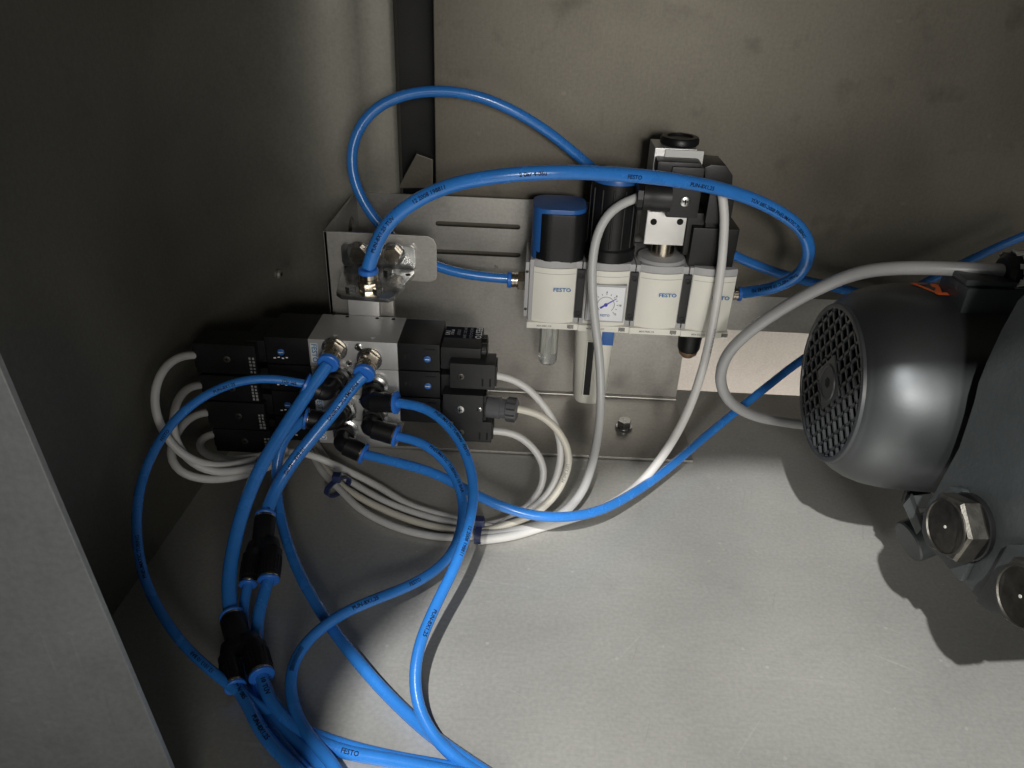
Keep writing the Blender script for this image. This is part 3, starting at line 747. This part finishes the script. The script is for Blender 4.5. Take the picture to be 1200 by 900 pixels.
# ================================================================== SERVICE UNITS
YF = .545
xs = [(627.5, 675), (688, 735), (745.5, 794), (805, 857)]
lab = ['leftmost service module, with black and blue shut-off knob and short clear bowl',
       'second service module, with tall round black knob, pressure dial and long white bowl',
       'third service module, plain white front under the silver pressure switch',
       'rightmost service module, with black valve block on top and stubby black silencer below']
SV = []
ztop, zbot = .1575, .1045
for i, (pa, pb_) in enumerate(xs):
    my = 345+i*3
    x0 = P(pa, my, Y=YF).x; x1 = P(pb_, my, Y=YF).x
    x0 = .0036+i*.0401; x1 = x0+.0322
    zt_ = ztop-.0002*i; zb_ = zbot-.0004*i
    t = thing('service_module', ((x0+x1)/2, YF+.02, zb_), lab[i], 'air service unit', 'modules of the air service unit')
    SV.append((t, x0, x1, zt_, zb_))
    hb = obj('housing', bx(x0-.0032, x1+(.0042 if i < 3 else .0006), YF+.004, .600, zb_-.001, zt_-.001, .0012), 'grey', t)
    # convex white front cover
    bm = bmesh.new(); n = 10; lo = []; hi = []; bl = []; bh = []
    for k in range(n+1):
        f_ = k/n; x = x0+(x1-x0)*f_; y = YF+.0035*(2*f_-1)**2-.0005
        top = zt_-.006
        lo.append(bm.verts.new((x, y+.001, zb_+.002))); hi.append(bm.verts.new((x, y, top)))
        bl.append(bm.verts.new((x, YF+.012, zb_+.002))); bh.append(bm.verts.new((x, YF+.012, top)))
    for k in range(n):
        bm.faces.new((lo[k], lo[k+1], hi[k+1], hi[k])); bm.faces.new((hi[k], hi[k+1], bh[k+1], bh[k])); bm.faces.new((lo[k], lo[k+1], bl[k+1], bl[k]))
    bm.faces.new((lo[0], hi[0], bh[0], bl[0])); bm.faces.new((lo[n], hi[n], bh[n], bl[n]))
    cv = obj('front_cover', bm, 'white', t, 40)
    # thin groove line and upper grey band
    obj('upper_band', prism([(x0+(x1-x0)*k/n, YF+.0035*(2*k/n-1)**2+.0001, zt_-.0058) for k in range(n+1)]+[(x1, YF+.02, zt_-.0058), (x0, YF+.02, zt_-.0058)], (0, 0, .0055), .0003), 'grey', t)
    obj('groove', prism([(x0+.0005+(x1-x0-.001)*k/n, YF+.0035*(2*k/n-1)**2-.0007, zt_-.0105) for k in range(n+1)]+[(x1-.001, YF+.008, zt_-.0105), (x0+.001, YF+.008, zt_-.0105)], (0, 0, .0003)), 'grey', cv, 0)
    if i != 1:
        txt('FESTO', ((x0+x1)/2+.006, YF-.0008, zt_-.0225), (1, .05, 0), (0, 0, 1), .0042, 'inkb', cv, wide=1.15)
    # lower label rail
    rl = obj('label_rail', bx(x0-.0035, x1+(.0042 if i < 3 else .0008), YF+.0005, .59, zb_-.0032, zb_+.0018, .0004), 'white', t)
    txt('MS4-'+('EM1-1/4', 'LFR-1/4-D7', 'FRM-1/4', 'DL-1/4')[i], (x0+.010, YF+.0003, zb_-.0008), (1, 0, 0), (0, 0, 1), .0021, 'inkg', rl)
    bm = bmesh.new(); rn = random.Random(i)
    for k in range(9): bx(x1-.004+.00055*k, x1-.004+.00055*k+.0003, YF+.0002, YF+.0006, zb_-.0024+rn.random()*.0008, zb_+.0012, 0, bm)
    obj('code_bars', bm, 'ink', rl, 0)
    if i < 3:
        # black clamp between this module and the next, with its two screws
        c0, c1 = x1+.0006, x1+.0068
        cl = obj('module_clamp', bx(c0, c1, YF+.001, .585, zb_+.007, zt_-.0065, .0006), 'black2', t)
        for zz in (zb_+.0105, zt_-.0115): screw(((c0+c1)/2, YF+.001, zz), (0, -1, 0), .0022, cl, 'black', 'screw', .0006, 'hex', None) if False else obj('screw', lathe(((c0+c1)/2, YF+.001, zz), (0, -1, 0), [(0, .0023), (.0005, .0023), (.0006, .0012), (.0002, .0010)], 16), 'black', cl)
# inlet and outlet
t, x0, x1, zt_, zb_ = SV[0]
obj('end_plate', bx(x0-.0065, x0-.0035, YF+.006, .597, zb_+.004, zt_-.004, .0006), 'grey', t)
for zz in (.115, .146): screw((x0-.005, YF+.006, zz), (0, -1, 0), .0012, t, 'bolt', 'screw', .0004)
cI = P(621, 329, Y=.578)
mi = sleeve(Vector((x0-.0065, .578, cI.z)), (-1, 0, 0), t, .9, .0088)
t, x0, x1, zt_, zb_ = SV[3]
cO = P(860, 344, Y=.573)
mo = sleeve(Vector((x1+.0006, .573, cO.z)), (1, 0, 0), t, .80, .0098)
# --- first: shut-off knob and clear bowl
t, x0, x1, zt_, zb_ = SV[0]
cx = (x0+x1)/2+.0008; kz1 = P(658, 238, Y=.556).z
pts = [(cx+a, YF+.0215+b) for a, b in rrect(.0395, .0400, .0125, 6)]
kn = obj('shut_off_knob', prism([(a, b, zt_-.0015) for a, b in pts], (0, 0, kz1-zt_-.001), .0012), 'blue', t, 50)
pts = [(cx+.0014+a*.97, YF+.0205+b*1.02) for a, b in rrect(.0395, .0400, .0125, 6)]
obj('grip_panel', prism([(a, b, zt_-.0010) for a, b in pts], (0, 0, kz1-zt_-.0048), .0012), 'black', kn, 50)
pts = [(cx+a*.99, YF+.0215+b*1.01) for a, b in rrect(.0395, .0400, .0125, 6)]
obj('knob_base', prism([(a, b, zt_-.0022) for a, b in pts], (0, 0, .008), .001), 'black', kn, 50)
bw = thing_c = Vector((P(643, 400, Y=.565).x, .565, 0))
zt2 = zb_-.003
gl = obj('clear_bowl', lathe((bw.x, .565, zt2), (0, 0, -1), [(0, .0078), (.035, .0078), (.038, .0074), (.0400, .0060)], 28), 'clear', t)
for k in (-1, 1): obj('sight_insert', bx(bw.x+k*.0038-.0018, bw.x+k*.0038+.0018, .562, .568, zt2-.0300, zt2-.0005, .0008), 'white', gl)
# --- second: regulator knob, dial, long bowl
t, x0, x1, zt_, zb_ = SV[1]
cx = (x0+x1)/2+.0008; kz1 = P(720, 209, Y=.552).z; ky = YF+.0195
kn = obj('regulator_knob', lathe((cx, ky, zt_-.003), (0, 0, 1), [(0, .0186), (.0015, .0190), (.011, .0190), (.0125, .0178), (kz1-zt_-.0005, .0176), (kz1-zt_+.0015, .0160)], 48), 'black', t)
bm = bmesh.new()
for k in range(26):
    a = 2*math.pi*k/26; c = Vector((cx+math.cos(a)*.0177, ky+math.sin(a)*.0177, 0))
    if k % 2: cyl(c+Vector((0, 0, zt_+.0105)), c+Vector((0, 0, kz1-.008)), .00075, 6, .0002, bm)
obj('grip_ribs', bm, 'black', kn)
obj('blue_ring', lathe((cx, ky, kz1-.0042), (0, 0, 1), [(0, .0179), (.004, .0179), (.0065, .0166)], 48), 'blue', kn)
# dial
dx0, dx1, dz0, dz1 = fr(692, 338, 733, 376, YF-.002)
dx0, dx1 = x0+.0010, x1-.0012; dz1 = zt_-.0160; dz0 = zb_+.0065
dg = obj('pressure_dial', bx(dx0, dx1, YF-.0022, YF+.004, dz0, dz1, .0006), 'grey', t)
obj('dial_face', bx(dx0+.0014, dx1-.0014, YF-.0027, YF-.001, dz0+.0014, dz1-.0014, .0002), 'face', dg)
dc = Vector(((dx0+dx1)/2, YF-.00285, (dz0+dz1)/2-.0006))
bm = bmesh.new()
for k in range(13):
    a = math.radians(225-270*k/12)
    c = dc+Vector((math.cos(a)*.0095, 0, math.sin(a)*.0095)); e_ = dc+Vector((math.cos(a)*.0082, 0, math.sin(a)*.0082))
    n_ = Vector((-math.sin(a), 0, math.cos(a)))*.00018
    bm.faces.new([bm.verts.new(q) for q in (c+n_, c-n_, e_-n_, e_+n_)])
n = 40
for k in range(n):
    a = math.radians(225-270*k/n); b_ = math.radians(225-270*(k+1)/n)
    q = [dc+Vector((math.cos(w_)*r_, 0, math.sin(w_)*r_)) for w_, r_ in ((a, .0066), (b_, .0066), (b_, .0063), (a, .0063))]
    bm.faces.new([bm.verts.new(v_) for v_ in q])
obj('dial_scale', bm, 'ink', dg, 0)
for k, s in enumerate(('0', '2', '4', '6', '8', '10', '12')):
    a = math.radians(225-45*k); txt(s, dc+Vector((math.cos(a)*.0108, 0, math.sin(a)*.0105)), (1, 0, 0), (0, 0, 1), .0022, 'ink', dg)
txt('FESTO', dc+Vector((0, 0, -.0088)), (1, 0, 0), (0, 0, 1), .0026, 'inkb', dg)
a = math.radians(35); u_ = Vector((math.cos(a), 0, math.sin(a))); n_ = Vector((-math.sin(a), 0, math.cos(a)))
nd = prism([dc-u_*.005+n_*.0008, dc-u_*.005-n_*.0008, dc+u_*.0095-n_*.00015, dc+u_*.0095+n_*.00015], (0, -.0002, 0))
obj('needle', nd, 'inkv', dg, 0); obj('needle_hub', cyl(dc, dc+Vector((0, -.0006, 0)), .0014, 16, .0001), 'inkv', dg)
# long bowl
Yb = .552
tl, tr, bl_, br_ = P(678, 389, Y=Yb), P(723, 393, Y=Yb), P(670, 473, Y=Yb), P(708, 480, Y=Yb)
c0 = (tl+tr)/2; c1 = (bl_+br_)/2
zA = zb_-.003; zB = c1.z; hwA = .0160; hwB = .0132; bxm = c0.x-.0008
pr = []
for k in range(13):
    f_ = -1+2*k/12; pr.append((f_, -.005-.005*(1-abs(f_)**4)))
bm = bmesh.new()
def ringb(z, hw, dy): return [bm.verts.new((bxm+f_*hw, .566+y*1.2+dy, z)) for f_, y in pr]+[bm.verts.new((bxm+hw, .586, z)), bm.verts.new((bxm-hw, .586, z))]
r0 = ringb(zA, hwA, 0); r1 = ringb(zB+.003, hwB, .001); r2 = ringb(zB, hwB*.93, .003)
for a_, b_ in ((r0, r1), (r1, r2)):
    for k in range(len(r0)): bm.faces.new((a_[k], a_[(k+1) % len(r0)], b_[(k+1) % len(r0)], b_[k]))
bm.faces.new(r0); bm.faces.new(r2[::-1])
bo = obj('filter_bowl', bm, 'white', t, 40)
yb = .5538
wx0 = bxm-.0062; wz1 = zA-.0135; wz0 = zB+.0105
obj('window_frame', bx(wx0-.0009, wx0+.0062, yb-.0006, yb+.005, wz0-.0009, wz1+.0009, .0003), 'white', bo)
obj('sight_window', bx(wx0, wx0+.0053, yb-.0008, yb+.004, wz0, wz1, .0002), 'black', bo)
obj('blue_latch', bx(bxm+.0045, bxm+.0140, yb-.0010, yb+.012, zA-.0155, zA-.0002, .0005), 'blue', bo)
obj('drain_screw', cyl((bxm, .566, zB), (bxm, .566, zB-.0035), .0035, 18), 'blue', bo)
# --- third: dome, brass nut
t3, x0, x1, zt_, zb_ = SV[2]
cx = (x0+x1)/2+.0006
obj('round_top', lathe((cx, YF+.0200, zt_-.002), (0, 0, 1), [(0, .0186), (.002, .0188), (.0038, .0176), (.0042, .0120), (.0050, .0100)], 48), 'grey', t3)
# --- fourth: valve block and silencer
t4, x0, x1, zt_, zb_ = SV[3]
cx = (x0+x1)/2
vb = obj('valve_block', fbox(809, 268, 862, 318, .552, .592, .001), 'black', t4)
obj('side_step', fbox(803, 250, 832, 300, .560, .595, .001), 'black', vb)
obj('coil_block', fbox(828, 224, 857, 286, .556, .59, .001), 'black', t4)
obj('coil_plug', prism([P(826, 196, Y=.549), P(834, 193, Y=.549), P(851, 194, Y=.549), P(859, 206, Y=.549), P(858, 226, Y=.549), P(826, 222, Y=.549)], (0, .030, 0), .0012), 'black', t4)
obj('coil_arm', fbox(829, 226, 852, 262, .5515, .556, .001), 'black2', t4)
obj('rear_lug', fbox(848, 268, 865, 298, .556, .585, .002), 'black', t4)
sx = P(808, 400, Y=.562)
si = obj('silencer', lathe((sx.x, .562, zb_-.003), (0, 0, -1), [(0, .0115), (.0045, .0115), (.005, .0095), (.017, .0090), (.0195, .0080)], 28), 'black', t4)
obj('sintered_tip', lathe((sx.x, .562, zb_-.003-.0195), (0, 0, -1), [(0, .0078), (.0030, .0072), (.0058, .0045)], 20), 'bronze', si)

# pressure switch on the third module
psw = thing('pressure_switch', ((SV[2][1]+SV[2][2])/2, YF+.02, SV[2][3]+.004), 'silver pressure switch with round black cap and square black plug on the third module', 'switch')
cx3 = (SV[2][1]+SV[2][2])/2+.0010; zN = SV[2][3]+.003
nut = obj('threaded_neck', cyl((cx3, YF+.020, zN), (cx3, YF+.020, zN+.012), .0088, 28), 'brass', psw)
Yp = .553
x0, x1, z0, z1 = fr(756, 252, 803, 287, Yp)
zTop = P(790, 172, Y=Yp+.006).z
bd = obj('body', bx(x0, x1, Yp, Yp+.030, z0, zTop, .0008), 'alu', psw)
obj('front_plate', bx(x0+.0003, x1-.0003, Yp-.0012, Yp, z0+.0004, z1+.002, .0003), 'bar', bd)
for px in (766, 797):
    c = P(px, 260, Y=Yp-.0013); obj('hole', cyl(c, c+Vector((0, -.0002, 0)), .0024, 16, 0), 'hole', bd)
obj('name_plate', bx(x0+.007, x1+.0045, Yp-.0022, Yp, zTop-.0115, zTop-.0005, .0003), 'label', bd)
c = Vector(((x0+x1)/2+.004, Yp+.014, zTop))
obj('cap', lathe(c, (0, 0, 1), [(0, .0125), (.0015, .0138), (.0045, .0138), (.0060, .0128), (.0062, .0095), (.0048, .0088)], 36), 'black', bd)
# the DIN plug and its cable form one thing
dn = thing('switch_cable', P(760, 235, Y=.545), 'grey cable hanging from the square black plug on the silver switch', 'cable')
x0, x1, z0, z1 = fr(784, 196, 822, 256, .535)
pb2 = obj('plug', bx(x0, x1, .535, .553, z0, z1, .0016), 'black2', dn)
x0b, x1b, z0b, z1b = fr(770, 190, 822, 206, .537)
obj('plug_lid', bx(x0b, x1b, .537, .556, z0b, z1b, .002), 'black', dn)
screw(P(803, 236, Y=.535), (0, -1, 0), .0036, dn, 'screw', 'screw', .0012)
a = P(785, 231, Y=.541); b = P(753, 229, Y=.541); b = Vector((b.x, a.y, a.z))
obj('cable_gland', lathe(a, b-a, [(0, .0106), (.012, .0106), (.014, .0098), ((b-a).length, .0098)], 28), 'black2', dn)
obj('gland_nut', lathe(b, b-a, [(0, .0088), (.0005, .0100), (.0042, .0100), (.0048, .0085)], 10), 'black', dn, 15)
gp = pxof(b+(b-a).normalized()*.003)
pth = [(gp[0], gp[1]+2, gp[2]), (728, 239), (712, 252), (701, 272), (695, 300), (694, 335), (697, 375, .525), (702, 415), (704, 455), (703, 490, .50), (699, 520), (692, 550), (681, 578, -.020), (662, 600, -.010), (640, 612, -.007), (610, 621, -.006), (575, 627, -.004), (545, 626, -.004)]
hose('cable', pth, .0033, 'switch_sheath', None, None, parent=dn)
cc, _ = hose('coil_cable', [(846, 226, .547), (849, 250), (848, 280), (845, 315), (840, 352), (833, 392, .53), (824, 430), (811, 470), (793, 508, .49), (770, 543), (744, 572, -.014), (710, 594, -.008), (675, 606, -.005), (640, 616), (600, 628, -.004), (560, 633, -.004)], .0033, 'cable',
     'pale cable hanging from the black coil of the rightmost service module', 'cable', None, [('LAPP 3G0,75 CE', .10, .0034, 'inkg', .9)])

# ================================================================== MOTOR
MC = Vector((.185, .414, .1365)); MR = .0625
mo_ = thing('electric_motor', (.23, .414, .07), 'dark grey electric motor with honeycomb fan grille and silver grey cowl', 'motor')
XL = .186
prof = [(.000, .0468), (.0012, .0488), (.0030, .0500), (.0042, .0512), (.0075, .0540), (.013, .0572), (.021, .0600), (.031, .0618), (.044, .0628), (.060, .0632), (.080, .0632), (.082, .0630), (.082, .0616), (.065, .0612)]
obj('fan_cowl', lathe((XL, MC.y, MC.z), (1, 0, 0), prof, 96, None, False), 'cowl', mo_, 60)
obj('rim_ring', lathe((XL, MC.y, MC.z), (-1, 0, 0), [(-.0015, .0485), (.0008, .0482), (.0012, .0472), (.0010, .0452), (-.0015, .0444)], 96, None, False), 'grille', mo_, 60)
# grille: two families of bars across a round opening, dark fan space behind
bm = bmesh.new(); R_ = .0448; gx = XL-.0006
for fam, ang in ((0, math.radians(40)), (1, math.radians(130))):
    dv = Vector((0, math.cos(ang), math.sin(ang))); nv = Vector((0, -math.sin(ang), math.cos(ang)))
    step = .0081
    for k in range(-6, 7):
        off = (k+.5*0)*step
        if abs(off) >= R_: continue
        h = math.sqrt(R_**2-off**2)
        c = Vector((gx, MC.y, MC.z))+nv*off
        w_ = nv*.00085
        prism([c-dv*h-w_, c+dv*h-w_, c+dv*h+w_, c-dv*h+w_], (.0016+.00012*fam, 0, 0), 0, bm)
gr = obj('grille', bm, 'grille', mo_, 0)
hub = [(a, b) for a, b in ((-.0125, -.004), (-.004, -.0125), (.0125, .004-.002), (.004, .0125))]
bm = bmesh.new(); ang = math.radians(40)
hp = []
for a, b in ((-.013, -.013), (.013, -.013), (.013, .013), (-.013, .013)):
    hp.append(Vector((gx-.0006, MC.y+a*math.cos(ang)-b*math.sin(ang), MC.z+a*math.sin(ang)+b*math.cos(ang))))
obj('hub_plate', prism(hp, (.002, 0, 0), .0004), 'grille', gr)
obj('hub_ring', lathe((gx-.0006, MC.y, MC.z), (-1, 0, 0), [(0, .0115), (.0008, .0112), (.0008, .0100), (.0002, .0095)], 36), 'grille', gr)
obj('hub_socket', lathe((gx-.0008, MC.y, MC.z), (-1, 0, 0), [(0, .0034), (.0002, .0034)], 6), 'hole', gr, 0)
fan = bmesh.new()
lathe((XL+.020, MC.y, MC.z), (1, 0, 0), [(0, .053), (.002, .053)], 48, fan)
fo = obj('fan', fan, 'hole', mo_, 0)
bm = bmesh.new()
for k in range(9):
    a = 2*math.pi*k/9; d1 = Vector((0, math.cos(a), math.sin(a))); n1 = Vector((0, -math.sin(a), math.cos(a)))*.0008
    c = Vector((XL+.008, MC.y, MC.z)); prism([c+d1*.012-n1, c+d1*.046-n1, c+d1*.046+n1, c+d1*.012+n1], (.011, 0, 0), 0, bm)
obj('fan_blades', bm, 'black', fo, 0)
# finned stator behind the cowl
obj('stator', cyl((XL+.060, MC.y, MC.z), (XL+.19, MC.y, MC.z), .0545, 64), 'motor', mo_)
bm = bmesh.new()
for k in range(36):
    a = 2*math.pi*k/36; d1 = Vector((0, math.cos(a), math.sin(a))); n1 = Vector((0, -math.sin(a), math.cos(a)))*.0009
    c = Vector((XL+.078, MC.y, MC.z)); prism([c+d1*.053-n1, c+d1*.0612-n1, c+d1*.0612+n1, c+d1*.053+n1], (.11, 0, 0), 0, bm)
obj('cooling_fins', bm, 'motor', mo_, 0)
bm = bmesh.new()
for q in ([(1136, 482), (1140, 484), (1137, 491), (1134, 489)], [(1127, 499), (1131, 501), (1128, 508), (1124, 512), (1123, 507)], [(1117, 521), (1122, 520), (1120, 530), (1115, 533), (1114, 528)], [(1107, 538), (1114, 540), (1111, 546), (1106, 543)]):
    prism([P(a, b, Y=.366) for a, b in q], (0, .0015, 0), 0, bm)
obj('bare_metal_patch', bm, 'chip', mo_, 0)
for ang in (100, 215, 330):
    a = math.radians(ang)
c = P(1128, 402, Y=.36); n1 = Vector((0, c.y-MC.y, c.z-MC.z)).normalized(); cS = Vector((XL+.080, MC.y, MC.z))+n1*.0628
screw(cS, n1, .0034, mo_, 'motor', 'cowl_screw', .0022)
# orange decal wrapped over the cowl
a0 = math.radians(118)
def on(xx, ang, r=.06335): return Vector((XL+xx, MC.y+math.cos(ang)*r, MC.z+math.sin(ang)*r))
bm = bmesh.new()
def pat(poly):
    bm.faces.new([bm.verts.new(on(xx, math.radians(aa))) for xx, aa in poly])
DX = -.014
def pz(poly): pat([(a+DX, 79+(b-99)*1.2) for a, b in poly])
pz([(.049, 99), (.0520, 99), (.0610, 113), (.0575, 113)]); pz([(.0560, 113), (.0600, 113), (.0645, 102), (.0610, 99)]); pz([(.0610, 99), (.0650, 99), (.0745, 113), (.0700, 113)])
pz([(.0490, 99), (.0500, 101), (.0580, 101), (.0600, 99)]); pz([(.0570, 113.5), (.0570, 111), (.0730, 111), (.0745, 113.5)])
obj('orange_decal', bm, 'orange', mo_, 0)
# terminal box
tb = obj('terminal_box', bx(P(1108, 350, Y=.41).x, .40, .392, .422, .180, P(1150, 336, Y=.395).z, .002), 'motor', mo_)
obj('box_lid', bx(P(1112, 330, Y=.41).x, .40, .394, .420, P(1150, 336, Y=.395).z+.0003, P(1150, 328, Y=.395).z, .0015), 'motor', tb)
# tab and stud under the cowl
tabp = [P(1058, 592, Y=.372), P(1066, 583, Y=.372), P(1080, 620, Y=.372), P(1074, 627, Y=.372)]
obj('clamp_tab', prism(tabp, (.004, .006, 0), .0004), 'cast', mo_)
obj('clamp_arm', prism([P(1064, 582, Y=.378), P(1092, 578, Y=.378), P(1092, 596, Y=.378), P(1072, 596, Y=.378)], (0, .012, 0), .0005), 'cast', mo_)
c = P(1077, 630, Y=.385); obj('clamp_foot', cyl(c+Vector((-.006, 0, -.004)), c+Vector((.02, .006, .006)), .0135, 28, .001), 'cast', mo_)
c = P(1066, 563, Y=.378); obj('clamp_bolt', cyl(c+Vector((0, 0, .004)), c+Vector((.001, .0, -.016)), .0016, 12), 'black', mo_)
obj('clamp_nut', cyl(c+Vector((-.004, 0, .002)), c+Vector((.005, 0, .0025)), .002, 10), 'bolt', mo_)

# ================================================================== GEARBOX
G0 = P(1112, 617, Y=.323); gn = Vector((-.98, -.14, .04)).normalized()
def G(px, py, dist=0.):
    d = ray(px, py); t_ = (G0+gn*dist-CAM).dot(gn)/d.dot(gn); return CAM+d*t_
gb = thing('gearbox', G(1180, 600), 'grey green cast gearbox with large hexagon plugs at the right edge', 'gearbox')
oc = [(1420, 326), (1215, 330), (1192, 352), (1172, 388), (1155, 425), (1146, 448), (1141, 470), (1134, 492), (1123, 525), (1106, 556), (1093, 580), (1086, 602), (1085, 625), (1094, 640), (1111, 656), (1130, 683), (1150, 708), (1168, 719), (1200, 730), (1260, 740), (1420, 700)]
obj('casing', prism([G(*q) for q in oc], -gn*.075, .0016), 'cast', gb, 30)
# raised boss round the upper plug, sloping web and recessed field with the lower plug
def ell(cx_, cy_, r, n=40, dist=0., a0=0, a1=360):
    c = G(cx_, cy_, dist); _, u, v = frame(gn)
    return [c+(u*math.cos(math.radians(a0+(a1-a0)*k/n))+v*math.sin(math.radians(a0+(a1-a0)*k/n)))*r for k in range(n)]
c1 = G(1121, 618)
boss = [(1112, 574), (1122, 569), (1135, 573), (1147, 590), (1153, 615), (1151, 640), (1143, 660), (1133, 682), (1129, 678), (1110, 655), (1092, 638), (1087, 622), (1089, 602), (1097, 585)]
obj('boss', prism([G(*q) for q in boss], gn*.0040, .0019), 'cast', gb, 40)
web = [(1190, 637), (1300, 640), (1300, 732), (1200, 728), (1168, 717), (1152, 705)]
obj('lower_pad', prism([G(*q) for q in web], gn*.0045, .0016), 'cast', gb, 40)
def bigplug(px, py, r, name='hexagon_plug'):
    c = G(px, py, .0022)
    o = obj('hexagon_plug', lathe(c, gn, [(0, r*1.00), (.0025, r*1.02), (.003, r*.98)], 40), 'black', gb)
    obj('hexagon', lathe(c+gn*.0028, gn, [(0, r*.97), (.0016, r*1.03), (.0096, r*1.03), (.0112, r*.95)], 6, None, True, .35), 'bolt', o, 15)
    obj('washer_face', lathe(c+gn*.0138, gn, [(0, r*.86), (.0008, r*.85), (.0010, r*.80), (.0002, r*.78)], 40), 'bolt', o)
    obj('centre_dot', lathe(c+gn*.0141, gn, [(0, .0008), (.0003, .0008)], 10), 'chip', o)
bigplug(1138, 617, .0168); bigplug(1230, 698, .0165)

# cable gland and power cable
pc = thing('power_cable', P(1178, 317, Y=.43), 'thick grey cable arching from the gland on the right over the motor end', 'cable')
hose('cable', [(1180, 318, .405), (1120, 315), (1060, 314, .415), (1010, 319), (960, 338), (915, 363), (878, 389), (852, 416), (844, 443, .49), (853, 468), (880, 486, .515), (915, 494), (950, 498, .53), (990, 496, .53)], .0040, 'grey_cable', None, None, parent=pc)
gc = P(1176, 318, Y=.405)
gd = thing('cable_gland', gc, 'large cable gland with chipped cream paint on the terminal box', 'cable gland')
obj('gland_body', lathe(gc, (1, .05, 0), [(-.001, .0075), (.001, .0100), (.022, .0105), (.03, .0105)], 32), 'black2', gd)
bm = bmesh.new(); rn = random.Random(4)
n = 26
for k in range(n):
    a1 = 2*math.pi*k/n; a2 = 2*math.pi*(k+1)/n
    st = .0006+rn.random()*.0045
    if rn.random() < .06: continue
    for (r_, th) in ((.0112, 0),):
        q = []
        for a in (a1, a2):
            for xx in (st, .030): q.append(gc+Vector((xx, math.cos(a)*r_, math.sin(a)*r_)))
        bm.faces.new([bm.verts.new(q[i]) for i in (0, 1, 3, 2)])
bmesh.ops.remove_doubles(bm, verts=bm.verts, dist=.0001)
bmesh.ops.solidify(bm, geom=list(bm.faces), thickness=.0007)
obj('chipped_paint', bm, 'chip', gd, 50)
o = obj('gland_neck', bx(gc.x+.004, gc.x+.05, gc.y-.013, gc.y+.013, gc.z-.05, gc.z-.008, .002), 'chip', gd)
